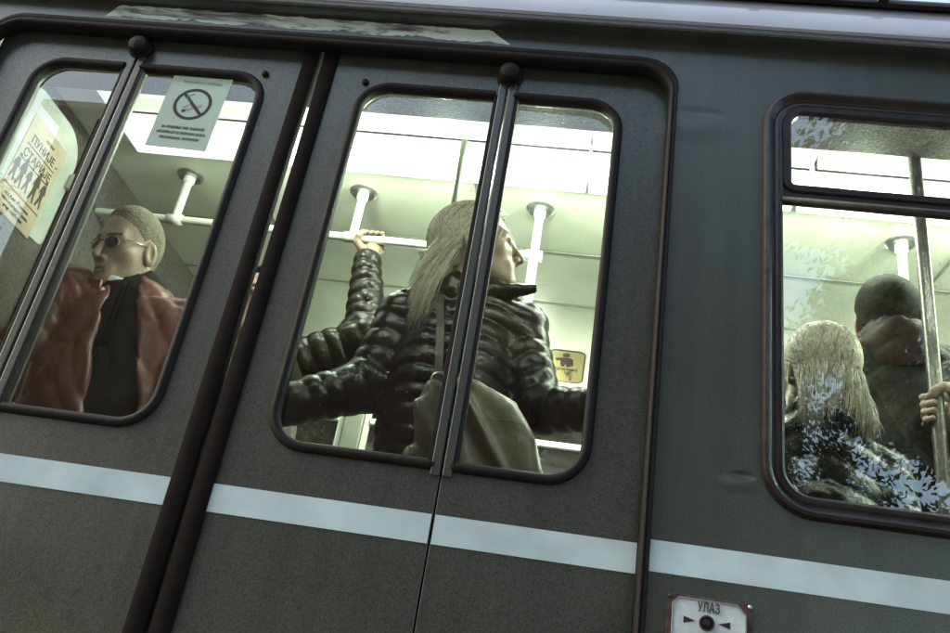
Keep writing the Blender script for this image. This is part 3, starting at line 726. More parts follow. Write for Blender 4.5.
for a, b in ((-3, -2.06), (-1.98, -1.0), (-.915, .9), (.985, 3)):
    r = empty('far_window', ((a+b)/2, 2.1, .42), TRAM)
    t = .03
    MB().box((a+.005, 2.10, .42), (b-.005, 2.125, .46)).box((a+.005, 2.10, 1.352), (b-.005, 2.125, 1.376)).box((a+.005, 2.10, .46), (a+t, 2.125, 1.352)).box((b-t, 2.10, .46), (b-.005, 2.125, 1.352)).build('frame', WPIPE, r)
    MB().box((a+t, 2.09, 1.138), (b-t, 2.12, 1.166)).build('hopper_bar', WPIPE, r, bevel=.004)
    pane('window_pane', [(a+t, .46), (b-t, .46), (b-t, 1.352), (a+t, 1.352)], 2.115, FARGLASS, r)
for a, b in ((-2.06, -1.98), (-1.0, -.915), (.9, .985)):
    MB().box((a, 2.085, .42), (b, 2.14, 1.376)).build('window_pillar', LINING, TRAM, bevel=.004)
MB().box((X0-.02, .0, FL), (X0, 2.2, 1.53)).build('end_wall', LINING, TRAM)
MB().box((X1, .0, FL), (X1+.02, 2.2, 1.53)).build('end_wall', LINING, TRAM)
MB().box((X0, 2.16, -1.15), (X1, 2.2, .42)).build('far_body_panel', PAINT, TRAM)
MB().box((X0, 2.16, 1.376), (X1, 2.2, 1.512)).build('far_body_panel', PAINT, TRAM)
for bx in (-2.0, 2.0):
    MB().box((bx-.7, .25, -1.45), (bx+.7, 1.95, FL-.1)).build('underframe', DARKM, TRAM)
# cab bulkhead: dark partition beyond the doors
MB().box((-1.66, .09, FL), (-1.62, 2.08, 1.5)).build('cab_bulkhead', DARKP, TRAM)

# fluorescent light row: lit diffusers and side panels, with the lamps inside them
segs = [(-1.452, -.905), (-.897, -.02), (-.012, .575), (.59, 1.50), (1.508, 2.4)]
for i, (a, b) in enumerate(segs):
    r = empty('ceiling_light', ((a+b)/2, .5, 1.5), TRAM)
    MB().box((a, .418, 1.462), (b, .604, 1.50)).build('diffuser', DIFF, r, bevel=.006)
    MB().box((a, .300, 1.466), (b, .398, 1.50)).build('side_panel', DIFF2, r, bevel=.003)
    MB().box((a, .398, 1.475), (b, .418, 1.50)).build('gap_strip', DARKM, r)
    n = max(1, round((b-a)/.3))
    for k in range(n):
        ld = bpy.data.lights.new('fluorescent_tube', 'POINT'); ld.energy = (.3, 2.6, 3.5, 3.5, 3.5)[i]; ld.shadow_soft_size = .03; ld.color = (.90, 1.0, .82)
        lo = bpy.data.objects.new('fluorescent_tube', ld); put(lo, r); lo.location = (a+(b-a)*(k+.5)/n, .51, 1.425)
# lamp row in the far cove, just above the windows
r = empty('cove_light', (.3, 2.0, 1.39), TRAM)
for (a, b) in ((-.95, .55), (.6, 2.4)):
    MB().box((a, 2.02, 1.374), (b, 2.085, 1.392)).build('diffuser', DIFF, r, bevel=.003)
    n = max(1, round((b-a)/.5))
    for k in range(n):
        ld = bpy.data.lights.new('fluorescent_tube', 'POINT'); ld.energy = 2.5; ld.shadow_soft_size = .03; ld.color = (.92, 1.0, .82)
        lo = bpy.data.objects.new('fluorescent_tube', ld); put(lo, r); lo.location = (a+(b-a)*(k+.5)/n, 1.92, 1.36)

# handrail under the ceiling with its short stanchions
RY, RZ = .765, 1.325
hr = MB().tube([(-1.62, RY, RZ), (-.145, RY, RZ)], .0135, 14).build('handrail', WPIPE, TRAM, smooth=True)
smooth_by_angle(hr, 50)
for x in (-1.345, -.742, -.158, .945, 1.6):
    zz_ = RZ if x < 0 else FL
    h_ = RZ+.176-zz_
    s = MB().lathe([(.0135, 0), (.0135, h_-.034), (.019, h_-.030), (.019, h_-.008), (.030, h_-.003), (.031, h_), (0, h_)], (x, RY, zz_), (0, 0, 1), 24).build('stanchion', WPIPE, hr if x < 0 else TRAM, smooth=False); smooth_by_angle(s, 35)
    MB().lathe([(.046, 0), (.046, .004), (.038, .010), (0, .010)], (x, RY, RZ+.1755), (0, 0, -1), 28).build('ceiling_flange', ALU, hr)
    if x < 0: MB().tube([(x-.026, RY, RZ), (x+.026, RY, RZ)], .0180, 16).build('tee_joint', WPIPE, hr, smooth=True)
# full-height poles below two of the joints
for x, z1, y, m, r_ in ((-.158, RZ-.01, RY, WPIPE, .0150), (.80, 1.46, .30, BPIPE, .0155)):
    p = MB().tube([(x, y, FL), (x, y, z1)], r_, 18).build('pole', m, TRAM, smooth=True); smooth_by_angle(p, 50)
    MB().lathe([(.045, 0), (.045, .006), (.02, .014), (0, .014)], (x, y, FL), (0, 0, 1), 24).build('foot_flange', ALU, p)
# hanging strap on the light row
hs = MB().tube([(-.372, .40, 1.46), (-.372, .40, 1.40), (-.370, .405, 1.30), (-.366, .41, 1.22)], [.011, .008, .009, .011], 10).build('hanging_strap', LINING, TRAM, smooth=True)
MB().tube([(-.366+.05*math.sin(a), .41, 1.17+.05*math.cos(a)) for a in np.linspace(0, 2*PI, 25)[:-1]], .006, 8, closed=True).build('strap_loop', LINING, hs, smooth=True)
# screen beside the doors with its post
ps = MB().tube([(-1.50, .455, FL), (-1.50, .455, 1.46)], .014, 14).build('screen_post', DARKM, TRAM, smooth=True)
PX = frame_mat((-1.5, 0, 0), (0, 1, 0), (0, 0, 1))
flat([rrect(.155, -.3, .44, 1.0, .03)], .006, PX, 'screen_panel', DARKP, TRAM, -.012)
flat([rrect(.150, 1.0, .435, 1.358, (.0, .02, .10, .06))], .004, PX, 'screen_board', mat('white_board_plastic', (.36, .39, .37), .35, noise=.12, nscale=14), TRAM, -.008)
MB().box((-1.512, .425, 1.195), (-1.478, .475, 1.245)).build('post_clamp', TAG, ps, bevel=.004)

# ------------------------------------------------------------------ notices stuck on the tram
fm = frame_mat((-.984*K, DY+.0088, 1.214*K), (1, 0, .0), (0, 0, 1)) @ Matrix.Rotation(R_(-1.2), 4, 'Z')
ns = empty('no_smoking_notice', (-.984*K, DY+.0088, 1.214*K)); tag(ns, 'grey white no smoking notice stuck on the left door window', 'notice')
flat([rrect(-.0755, -.110, .0755, .110, .002)], .0008, fm, 'sheet', PAPER, ns)
fm2 = fm @ Matrix.Translation((0, 0, .0009))
flat([circle(0, .022, .0475), circle(0, .022, .0395)], .0005, fm2, 'prohibition_ring', INK, ns)
a = R_(-45); ca, sa = math.cos(a), math.sin(a)
flat([[(ca*x-sa*y, .022+sa*x+ca*y) for x, y in ((-.042, -.0042), (.042, -.0042), (.042, .0042), (-.042, .0042))]], .0005, fm2, 'prohibition_bar', INK, ns, .0002)
b_ = R_(25); cb, sb = math.cos(b_), math.sin(b_)
GREYI = mat('grey_ink', (.36, .40, .40), .6)
flat([[(cb*x-sb*y-.004, .006+sb*x+cb*y) for x, y in ((-.008, -.0045), (.032, -.0045), (.032, .0045), (-.008, .0045))]], .0003, fm2, 'cigarette', GREYI, ns)
flat([[(cb*x-sb*y-.004, .006+sb*x+cb*y) for x, y in ((-.018, -.0045), (-.009, -.0045), (-.009, .0045), (-.018, .0045))]], .0003, fm2, 'cigarette_tip', INK, ns)
sm = [(-.021+.010*math.sin(t*1.6)+.016*t/4, .010+.011*t) for t in np.linspace(0, 4, 22)]
MB().sweep([(p[0], p[1]) for p in sm], [(-.0009, 0), (.0009, 0), (.0009, .0003), (-.0009, .0003)], 0, closed=False)
sv = MB(); sv.tube([(p[0], p[1], .0004) for p in sm], .0010, 6); me = sv.mesh('smoke'); me.transform(fm2); obj('smoke_line', me, GREYI, ns)
letter('ЗАБРАЊЕНО ПУШЕЊЕ', .010, (.004, .088), fm2 @ Matrix.Translation((0, 0, -.0006)), ns, .10, GREYI)
for k, tx in enumerate(('ЗА КРШЕЊЕ ОВЕ ЗАБРАНЕ', 'НАПЛАЋУЈЕ СЕ НОВЧАНА КАЗНА', 'ПРОПИСАНА ЗАКОНОМ')):
    letter(tx, .0105, (0, -.051-.0155*k), fm2 @ Matrix.Translation((0, 0, -.0006)), ns, (.108, .122, .098)[k])

ps_ = empty('poster', (-1.49, .287, 1.12)); tag(ps_, 'tan paper poster with black walking figures beside the left door', 'poster')
fm = PX @ Matrix.Translation((.290, 1.130, -.0036)) @ Matrix.Rotation(R_(-1.5), 4, 'Z') @ Matrix.Diagonal((1.1, 1.12, 1, 1))
flat([rrect(-.078, -.125, .078, .138, .001)], .0008, fm, 'sheet', POSTER, ps_)
fm2 = fm @ Matrix.Translation((0, 0, .0003))
letter('НОВИ', .011, (.010, .108), fm2, ps_, .035)
letter('ПУНИЈЕ -', .030, (.006, .079), fm2, ps_, .118)
letter('СТАРИЈЕ', .030, (.0, .038), fm2, ps_, .120)
for zz in (.0615, .0205): flat([[(-.062, zz-.0014), (.062, zz-.0014), (.062, zz+.0014), (-.062, zz+.0014)]], .0005, fm, 'underline', INK, ps_, .0009)
def walker(cx, s, bag):
    mb = []
    head = circle(cx, -.005+s*.030, .0052*s, 14)
    body = [(cx-.006*s, -.012+.028*s), (cx+.005*s, -.012+.030*s), (cx+.012*s, -.018+.012*s), (cx+.009*s, -.018+.010*s), (cx+.006*s, -.02+.018*s), (cx+.007*s, -.022), (cx+.012*s, -.022-.024*s), (cx+.008*s, -.022-.025*s), (cx+.001*s, -.026), (cx-.006*s, -.022-.024*s), (cx-.011*s, -.022-.022*s), (cx-.006*s, -.020), (cx-.008*s, -.018+.014*s), (cx-.013*s, -.022+.008*s), (cx-.012*s, -.016+.016*s)]
    flat([head], .0005, fm, 'figure_mark', INK, ps_, .0009); flat([body[::-1]], .0005, fm, 'figure_mark', INK, ps_, .0009)
for k, (cx, s) in enumerate(((-.062, .95), (-.034, 1.05), (-.006, .9), (.026, 1.1), (.057, 1.0))): walker(cx, s, k % 2)
flat([[(-.075, -.062), (.076, -.062), (.076, -.0575), (-.075, -.0575)]], .0004, fm, 'rule_line', mat('brown_ink', (.16, .09, .05), .6), ps_, .0009)
for k, (tx, wd) in enumerate((('од 9 до 17 часова', .095), ('сваког радног дана', .11), ('улаз слободан', .08))): letter(tx, .010, (-.005, -.078-.0145*k), fm2, ps_, wd)

# pictogram on the cove above the far window
pc = empty('pictogram_sticker', (-.01, 1.90, 1.45)); tag(pc, 'yellowish sticker with a black standing figure on the curved ceiling edge', 'sticker')
fm = frame_mat((-.045, 1.882, 1.4575), (1, 0, 0), (0, -.93, .32))
fm = fm if (fm.to_3x3() @ Vector((0, 0, 1))).z < 0 else frame_mat((-.045, 1.882, 1.4575), (1, 0, 0), (0, -.93, .32))
def cove_pt(s):      # point on the cove s metres along its profile from y = 1.72, and the downward normal
    pr = cove[2:7]; 
    for a, b in zip(pr, pr[1:]):
        L = math.dist(a, b)
        if s <= L or b is pr[-1]:
            t = s/L; n = (-(b[1]-a[1])/L*-1, -(b[0]-a[0])/L)
            return a[0]+(b[0]-a[0])*t, a[1]+(b[1]-a[1])*t, n
        s -= L
def on_cove(me, x0, s0, lift):
    for v in me.vertices:
        y, z, n = cove_pt(s0-v.co.y); l = lift+max(0, v.co.z)
        v.co = (x0+v.co.x, y+n[0]*l, z+n[1]*l)
    me.update(); return me
def cove_flat(name, loop, lift, m, x0=-.030, s0=.185, rows=14):
    zs = [p[1] for p in loop]; z0, z1 = min(zs), max(zs); mb = MB(); v = []
    n = len(loop)
    for r in range(rows+1):
        z = z0+(z1-z0)*(r+.0001)/(rows+.0002); xs = []
        for i in range(n):
            a, b = loop[i], loop[(i+1) % n]
            if (a[1] <= z) != (b[1] <= z): xs.append(a[0]+(b[0]-a[0])*(z-a[1])/(b[1]-a[1]))
        xs.sort(); v += [(xs[0], z, 0), (xs[-1], z, 0)]
    f = [(2*r, 2*r+1, 2*r+3, 2*r+2) for r in range(rows)]
    me = bpy.data.meshes.new(name); me.from_pydata(v, [], f); on_cove(me, x0, s0, lift); return obj(name, me, m, pc)
cove_flat('border', rrect(-.080, -.108, .080, .108, .022), .002, INK)
cove_flat('sheet', rrect(-.074, -.102, .074, .102, .018), .0026, CREAMS)
cove_flat('figure_mark', circle(-.003, .074, .016, 20), .0032, INK)
for L in (rrect(-.026, .008, .020, .056, .008), rrect(-.024, -.006, -.006, .012, .001), rrect(0, -.006, .018, .012, .001), [(.020, .0), (.030, .004), (.028, .045), (.018, .054)], [(-.052, .046), (-.046, .050), (-.022, .034), (-.022, .050), (-.050, .050)][0:0] or [(-.050, .050), (-.044, .030), (-.018, .038), (-.020, .054)]):
    cove_flat('figure_mark', L, .0032, INK)
for k, (tx, wd, cx) in enumerate((('ДРЖАЊЕ', .105, 0), ('ЦИ', .030, .012), ('ТЕ', .030, .016), ('У', .014, .024))):
    me = text_mesh(tx, .025, wd); me.transform(Matrix.Translation((cx, -.024-.0205*k, 0))); obj('lettering', on_cove(me, -.030, .185, .0032), INK, pc)

# remains of a torn sticker above the doors
def torn():
    g = np.random.default_rng(11); top = []; bot = []
    n = 90
    for i in range(n+1):
        x = -1.262+1.03*i/n; en = min(1, i/5, (n-i)/9)
        zt = 1.449+(.0385+.003*math.sin(i*.9)*g.random())*min(1, en*2); zb = 1.4465+(.003*g.random()+.013*max(0, math.sin(i*.37+1))*g.random())*en
        top.append((x, zt)); bot.append((x+.004*g.random(), min(zb, zt-.001)))
    me = plate_mesh([bot+top[::-1]], .0006); me.transform(Matrix.Translation((0, -.0006, 0)) @ SIDE)
    m = bpy.data.materials.new('torn_sticker_film'); m.use_nodes = True; t = m.node_tree; b = t.nodes['Principled BSDF']; L = t.links
    tc = t.nodes.new('ShaderNodeTexCoord'); mp = t.nodes.new('ShaderNodeMapping'); mp.inputs['Rotation'].default_value = (0, .35, 0); mp.inputs['Scale'].default_value = (2.0, 1, 9)
    L.new(tc.outputs['Object'], mp.inputs[0])
    n1 = t.nodes.new('ShaderNodeTexNoise'); n1.inputs['Scale'].default_value = 1.6; n1.inputs['Detail'].default_value = 9; n1.inputs['Roughness'].default_value = .66; n1.inputs['Distortion'].default_value = 1.2
    L.new(mp.outputs[0], n1.inputs[0])
    rp = t.nodes.new('ShaderNodeValToRGB'); e = rp.color_ramp.elements
    e[0].position = .29; e[0].color = (.02, .02, .022, 1); e[1].position = .50; e[1].color = (.70, .82, .80, 1)
    e2 = e.new(.37); e2.color = (.10, .10, .115, 1); e3 = e.new(.43); e3.color = (.24, .28, .28, 1)
    L.new(n1.outputs[0], rp.inputs[0]); L.new(rp.outputs[0], b.inputs['Base Color']); b.inputs['Roughness'].default_value = .5
    o = obj('torn_sticker', me, m, None, (-.76, -.001, 1.447)); tag(o, 'long torn sticker strip peeling above the folding doors', 'sticker')
torn()

# ------------------------------------------------------------------ people
def jacket(name, g, pts, m, parent, h=.006, pad=.16):
    q = np.array(pts); V, F = nets(g, q.min(0)-pad, q.max(0)+pad, h); return obj(name, np_mesh(V, F), m, parent, None, True)
def relaxed_hand(wr, d, side, n):
    """loosely curled hand: wrist, direction of the forearm, direction of the knuckle row, palm normal (the way the fingers curl)"""
    wr, d, s, n = Vector(wr), Vector(d).normalized(), Vector(side).normalized(), Vector(n).normalized()
    pc = wr+d*.045; kn = [wr+d*(.085-.004*abs(i-1.2))+s*(.026-.018*i) for i in range(4)]
    fs = []
    for i, k in enumerate(kn):
        L = (.040, .045, .041, .032)[i]; c = .45+.12*i
        a = k+(d*math.cos(c*.6)+n*math.sin(c*.6))*L; b = a+(d*math.cos(c*2)+n*math.sin(c*2))*L*.62; e = b+(d*math.cos(c*3)+n*math.sin(c*3))*L*.5
        fs.append([k, a, b, e])
    tb = wr+d*.025+s*.022; th = [tb, tb+(d*.6+s*.7+n*.3).normalized()*.036, tb+(d*.6+s*.7+n*.3).normalized()*.036+(d*.9+s*.15+n*.5).normalized()*.030, tb+(d*.6+s*.7+n*.3).normalized()*.036+(d*.9+s*.05+n*.7).normalized()*.052]
    return hand_mesh(wr, pc, kn, fs, th)
def grip_hand(c, ax, back, wr, R, flip=1, k=1.0):
    """fist round a bar through c along ax; back = from the bar to the palm; fingers go round the far side of 'up'"""
    c, ax, b = Vector(c), Vector(ax).normalized(), Vector(back).normalized(); u = ax.cross(b)*flip; wr = Vector(wr)
    r = R+.0095*k
    def P(i, an): # an = 0 at the palm, grows over u
        return c+ax*(.0275-.0178*i)*k+(b*math.cos(an)+u*math.sin(an))*r
    kn = [P(i, R_(38))+b*.010+u*.006 for i in range(4)]
    fs = [[kn[i], P(i, R_(100+4*i)), P(i, R_(165+3*i)), P(i, R_(222-4*i))] for i in range(4)]
    pc = c+b*(R+.023*k)-u*.006
    t0 = pc+ax*.030*k-u*.012; th = [t0, c+ax*.050*k+(b*.55-u*.85)*(R+.013), c+ax*.046*k+(-b*.15-u*1.0)*(R+.012), c+ax*.036*k+(-b*.75-u*.65)*(R+.012)]
    return hand_mesh(wr, pc, kn, fs, th, .0027, k)
def long_hair(head, n, zend, seed, m, parent, part_w=.01, back=.13, fan=.05, w0=.0012, jag=.02, vol=1.05, front=-.075):
    g = np.random.default_rng(seed); cs = []
    C = np.array((0, .014, .030)); Rr = np.array((.0765, .098, .088))*vol+.004
    while len(cs) < n:
        d = g.normal(0, 1, 3); d /= np.linalg.norm(d); d[2] = abs(d[2])*.9+.05*g.random()
        d /= np.linalg.norm(d); p = C+Rr*d
        if p[1] < front+.2*max(0, .10-p[2]) or p[2] < .02: continue
        s = 1 if p[0] > part_w*g.normal() else -1
        tgt = np.array((s*(.02+.95*g.random()), .15+.85*g.random(), -.30-.2*g.random())); tgt /= np.linalg.norm(tgt)
        pts = []; m_ = 8
        lift = 1+g.uniform(-.03, .06)
        for i in range(m_):
            t = i/(m_-1); q = d*(1-t)+tgt*t; q /= np.linalg.norm(q); pts.append(C+Rr*lift*q)
        e = pts[-1]; ze = zend+g.normal(0, jag)
        end = np.array((e[0]*(1.0+g.normal(0, .05))+g.normal(0, fan*.4), back*(.72+.3*g.random())*(1 if e[1] > .03 else .7)+g.normal(0, .004), ze))
        ph = 3+d[0]*4+g.normal(0, .9); wv = g.uniform(.002, .006)
        for i in range(1, 8):
            t = i/7; q = e*(1-t)+end*t; q = q+np.array((math.sin(ph+t*6)*wv, math.cos(ph+t*5)*wv+.010*math.sin(PI*t), 0)); pts.append(q)
        cs.append([head.pt(q) for q in pts])
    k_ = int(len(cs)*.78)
    strands(cs[k_:], w0*1.1, 'dark_locks', BLONDED, parent)  # darker blonde strands, picked at random from the locks
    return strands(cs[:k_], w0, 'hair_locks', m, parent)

# --- the blonde woman at the right-hand door, arms spread to the grab rails, chin up, in profile
WJ = dict(turn=R_(22), hip=(-.265, .33, .29), chest=(-.262, .31, .71), neck=(-.300, .31, .93),
          arms=(((-.415, .295, .845), (-.462, .262, .645), (-.600, .172, .548)), ((-.132, .318, .862), (-.062, .258, .640), (.064, .172, .625))))
WH = Head((-.268, .30, 1.055), 93, 9, 0, .96, 1.02, .93)
wl = relaxed_hand(WJ['arms'][0][2], (-.9, -.45, -.2), (.0, -.3, 1), (.2, .9, -.2)); wr_ = relaxed_hand(WJ['arms'][1][2], (.8, -.5, 0), (0, -.2, 1), (.3, .9, 0))
WO = figure('blonde woman in a dark shiny quilted jacket, chin raised, standing inside the right door', WJ, WH, (wl, wr_), SKINF, .0025)
trousers(WJ, BLACKC, WO)
def g(P):
    rot = zrot(WJ['turn']); (a0, a1, a2), (b0, b1, b2) = WJ['arms']
    d = ell(P, (-.262, .315, .64), (.170, .128, .34), rot)
    d = smin(d, cone(P, (-.34, .31, .86), a0, .066, .060), .05); d = smin(d, cone(P, (-.20, .315, .87), b0, .066, .060), .05)
    z = P[2]+.10*np.abs(P[0]+.26)+.008*np.sin(P[0]*40)
    d = d-.0075*(np.sqrt(np.abs(np.sin(PI*z/.046)))-.6)
    ar = smin(cone(P, a0, a1, .060, .053, (.043, .0062, .1)), cone(P, a1, a2, .058, .045, (.042, .006, .3)), .02)
    ar = np.minimum(ar, smin(cone(P, b0, b1, .057, .050, (.043, .0062, .2)), cone(P, b1, b2, .052, .043, (.042, .006, .0)), .02))
    d = smin(d, ar, .02)
    d = smax(d, -(cone(P, (-.275, .31, .86), (-.27, .305, 1.0), .058, .066)), .01)
    return smax(d, .30-P[2], .01)+wrinkle(P, 60, .0006)+wrinkle([P[0]+.4*P[2], P[1], P[2]], 24, .0022)
jacket('jacket', g, [q for A in WJ['arms'] for q in A]+[(-.27, .31, .33), (-.27, .31, .9)], PUFF, WO, .0052, .12)
def g(P):
    c = (-.272, .308, .905); x, y, z = P[0]-c[0], P[1]-c[1], P[2]-c[2]-.12*(P[0]-c[0]); rr = np.sqrt(x*x+y*y*1.15)
    d = np.sqrt((rr-.080)**2+(z*.62)**2)-.026-.004*np.sin(np.arctan2(y, x)*9)
    d = smin(d, cone(P, (-.19, .25, .915), (-.092, .225, .925), .024, .006), .02); d = smin(d, cone(P, (-.35, .27, .90), (-.41, .26, .885), .040, .018), .03)
    return d+wrinkle(P, 60, .003)
jacket('collar', g, [(-.272, .308, .905)], PUFF, WO, .005, .17)
def hr_fn(P): return np.maximum(-(P[1]+.95*P[2]-.004), -.13-P[2])
def hair_mass(head, m, parent, zend, back, wd=.055, th=.010):
    V, F = head.hairshell(hr_fn, th, .0034, 140, .0012)
    def g(P): return smin(ell(P, (0, .052, -.02), (.070*wd/.055, .062, .085)), cone(P, (0, .070, -.06), (0, back, zend), wd, wd*.62), .04)+.004*np.sin(P[0]*260+6*np.sin(P[2]*25))
    V2, F2 = nets(g, (-.13, -.06, zend-.07), (.13, back+.12, .12), .0042); V2 = head.tf(V2)
    V, F = cat_parts([(head.tf(V), F), (V2, F2)]); return obj('hair', np_mesh(V, F), m, parent, None, True)
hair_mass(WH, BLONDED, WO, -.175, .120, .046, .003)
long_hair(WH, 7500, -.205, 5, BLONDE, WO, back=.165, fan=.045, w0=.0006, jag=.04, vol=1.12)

def inpoly(P, poly):     # signed distance-like test in x-z (negative inside a convex polygon)
    d = None; n = len(poly)
    for i in range(n):
        (x0, z0), (x1, z1) = poly[i], poly[(i+1) % n]; L = math.hypot(x1-x0, z1-z0); e = ((P[0]-x0)*(z1-z0)-(P[2]-z0)*(x1-x0))/L
        d = e if d is None else np.maximum(d, e)
    return d
# --- her big taupe shoulder bag, hanging in front of her
bagc = (-.165, .125, .40)
def g(P):
    x, y, z = P[0]+.165, P[1]-.125, P[2]-.40; t = np.clip((z+.22)/.46, 0, 1)
    d = inpoly(P, [(-.318, .42), (-.345, .17), (.005, .17), (-.025, .43), (-.058, .52), (-.105, .595), (-.19, .632), (-.297, .645)])
    d = smax(d, np.abs(y+.008*t)-(.050-.020*t), .035)
    f = .9*x+.62*z                                              # slanting folds of soft leather
    d = d - .014*np.exp(-((f-.075)/.011)**2) + .013*np.exp(-((f-.045)/.020)**2) - .010*np.exp(-((f+.030)/.016)**2) + .011*np.exp(-((f+.066)/.020)**2)
    d = d - .007*np.sin(x*52+3.2*np.sin(z*10+.6))*np.clip(1.0-t, 0, 1)
    return d+wrinkle(P, 32, .0022)
V, F = nets(g, (-.37, .02, .13), (.05, .24, .68), .0042)
bag = obj('handbag', np_mesh(V, F), LEATHER, None, (-.165, .125, .17), True); tag(bag, 'large soft taupe leather bag hanging from the blonde woman at the right door', 'bag')
sp = [(-.272, .108, .615), (-.282, .122, .68), (-.296, .15, .76), (-.315, .19, .84), (-.325, .24, .90), (-.325, .32, .925), (-.31, .40, .90), (-.29, .45, .78), (-.22, .44, .62), (-.10, .38, .5)]
def strap(pts, wd, th, name, m, parent):
    mb = MB(); v = []; n = len(pts)
    for i, p in enumerate(pts):
        p = Vector(p); t = (Vector(pts[min(n-1, i+1)])-Vector(pts[max(0, i-1)])).normalized(); nrm = Vector((0, -1, .25)) if i < 5 else (Vector((0, 0, 1)) if i < 6 else Vector((0, 1, 0)))
        s = t.cross(nrm).normalized(); u = s.cross(t).normalized()
        v += [p+s*wd-u*th, p-s*wd-u*th, p-s*wd+u*th, p+s*wd+u*th]
    f = [(i*4+k, i*4+(k+1) % 4, i*4+4+(k+1) % 4, i*4+4+k) for i in range(n-1) for k in range(4)]
    mb.add(v, f); return mb.build(name, m, parent, smooth=False)
strap(sp, .0085, .002, 'shoulder_strap', mat('dark_taupe_strap', (.05, .038, .026), .5), bag)
MB().tube([(-.272+.014*math.cos(a), .104, .622+.014*math.sin(a)) for a in np.linspace(0, 2*PI, 21)[:-1]], .003, 8, closed=True).build('strap_ring', ALU, bag, smooth=True)
MB().lathe([(.007, 0), (.006, .003), (0, .004)], (-.245, .092, .575), (0, -1, 0), 14).build('stud', ALU, bag, smooth=True)

# --- the man in the maroon jacket behind the left door
MJ = dict(turn=R_(4), hip=(-1.13, .40, .26), chest=(-1.155, .375, .63), neck=(-1.185, .375, .85), fat=.9,
          arms=(((-1.295, .345, .825), (-1.345, .29, .58), (-1.30, .20, .38)), ((-1.015, .385, .785), (-.975, .37, .51), (-1.03, .23, .38))))
MH = Head((-1.196, .352, .973), -19, -15, 0, .95, 1.06, 1.02, (.92, .90, 1.08))
ml = relaxed_hand(MJ['arms'][0][2], (.3, -.6, -.7), (1, 0, 0), (0, .6, -.8)); mr = relaxed_hand(MJ['arms'][1][2], (-.2, -.7, -.6), (1, 0, 0), (0, .6, -.8))
MO = figure('young man with cropped hair and dark glasses in an open maroon jacket', MJ, MH, (ml, mr), SKIN, .0023)
trousers(MJ, BLACKC, MO)
V, F = MH.hairshell(lambda P: np.maximum(-(P[1]+.98*P[2]-.008), -.085-P[2]), .0062, .0024, 520, .0009, .035); obj('hair', np_mesh(MH.tf(V), F), BUZZ, MO, None, True)
sg = MB()
for sx in (-1, 1):
    L = [MH.pt((sx*(.0335+.0205*math.cos(t)*(1+.12*math.cos(t)*sx*0)), -.1005+.0075*((.0335+.0205*math.cos(t))/.057)**2*1.6, -.001+.0135*math.sin(t)*(1-.12*math.cos(t)))) for t in np.linspace(0, 2*PI, 25)[:-1]]
    c_ = MH.pt((sx*.0335, -.1005, -.002)); n_ = len(L); sg.add([c_]+L, [(0, 1+i, 1+(i+1) % n_) for i in range(n_)]); sg.tube(L, .0012, 6, closed=True)
    sg.tube([MH.pt((sx*.0545, -.092, .004)), MH.pt((sx*.073, -.075, .006)), MH.pt((sx*.0775, -.03, .006)), MH.pt((sx*.079, .012, .004))], .0017, 6, mi=1)
sg.tube([MH.pt((-.012, -.1035, .003)), MH.pt((0, -.1085, .005)), MH.pt((.012, -.1035, .003))], .0015, 6)
sg.build('sunglasses', [mat('dark_lens', (.006, .006, .006), .08, spec=.9), mat('pale_metal_temple', (.6, .6, .55), .2, metal=.8)], MO, smooth=True)
rM = zrot(MJ['turn'])
def g(P):
    d = ell(P, (-1.152, .38, .54), (.164, .120, .40), rM); d = smin(d, cone(P, (-1.185, .375, .78), (-1.187, .372, .845), .075, .060), .04)
    return smax(smax(d, .24-P[2], .01), -cone(P, (-1.187, .368, .85), (-1.19, .35, .95), .052, .07), .006)+wrinkle(P, 34, .003)
jacket('shirt', g, [(-1.25, .38, .28), (-1.05, .38, .84)], BLACKC, MO, .0065, .13)
def g(P):
    c = (-1.187, .366, .848); x, y, z = P[0]-c[0], P[1]-c[1], P[2]-c[2]+.25*(P[1]-c[1]); return np.sqrt((np.sqrt(x*x+y*y)-.060)**2+(z*.55)**2)-.0065
jacket('undershirt_collar', g, [(-1.187, .366, .848)], WHITE, MO, .003, .09)
for z, x in ((.818, -1.172), (.775, -1.166), (.73, -1.160)): MB().lathe([(.0055, 0), (.005, .002), (0, .0026)], (x, .278-.24*(z-.80), z), (0, -1, .15), 12).build('shirt_button', EYEW, MO, smooth=True)
def g(P):
    (a0, a1, a2), (b0, b1, b2) = MJ['arms']
    d = ell(P, (-1.152, .38, .55), (.178, .132, .37), rM)
    d = smin(d, cone(P, (-1.24, .37, .81), a0, .066, .068), .05); d = smin(d, cone(P, (-1.10, .385, .80), b0, .066, .064), .05)
    ar = smin(cone(P, a0, a1, .072, .060), cone(P, a1, a2, .060, .043), .025); ar = np.minimum(ar, smin(cone(P, b0, b1, .068, .058), cone(P, b1, b2, .058, .042), .025))
    d = smin(d, ar, .025)
    d = smax(d, -smax(inpoly(P, [(-1.185, .90), (-1.135, .66), (-1.045, .28), (-.93, .28), (-.98, .50), (-1.055, .72), (-1.12, .90)]), P[1]-.40, .01), .008)
    d = smax(d, -cone(P, (-1.187, .37, .82), (-1.19, .34, .97), .062, .085), .008)
    w_ = wrinkle(P, 21, .008, 1.1, 1, .55)+wrinkle([P[0]+.3*P[2], P[1], P[2]], 47, .0035, 1, 1, .5)
    return smax(d+w_, .22-P[2], .01)
jacket('jacket', g, [q for A in MJ['arms'] for q in A]+[(-1.15, .38, .25)], MAROON, MO, .0055, .12)
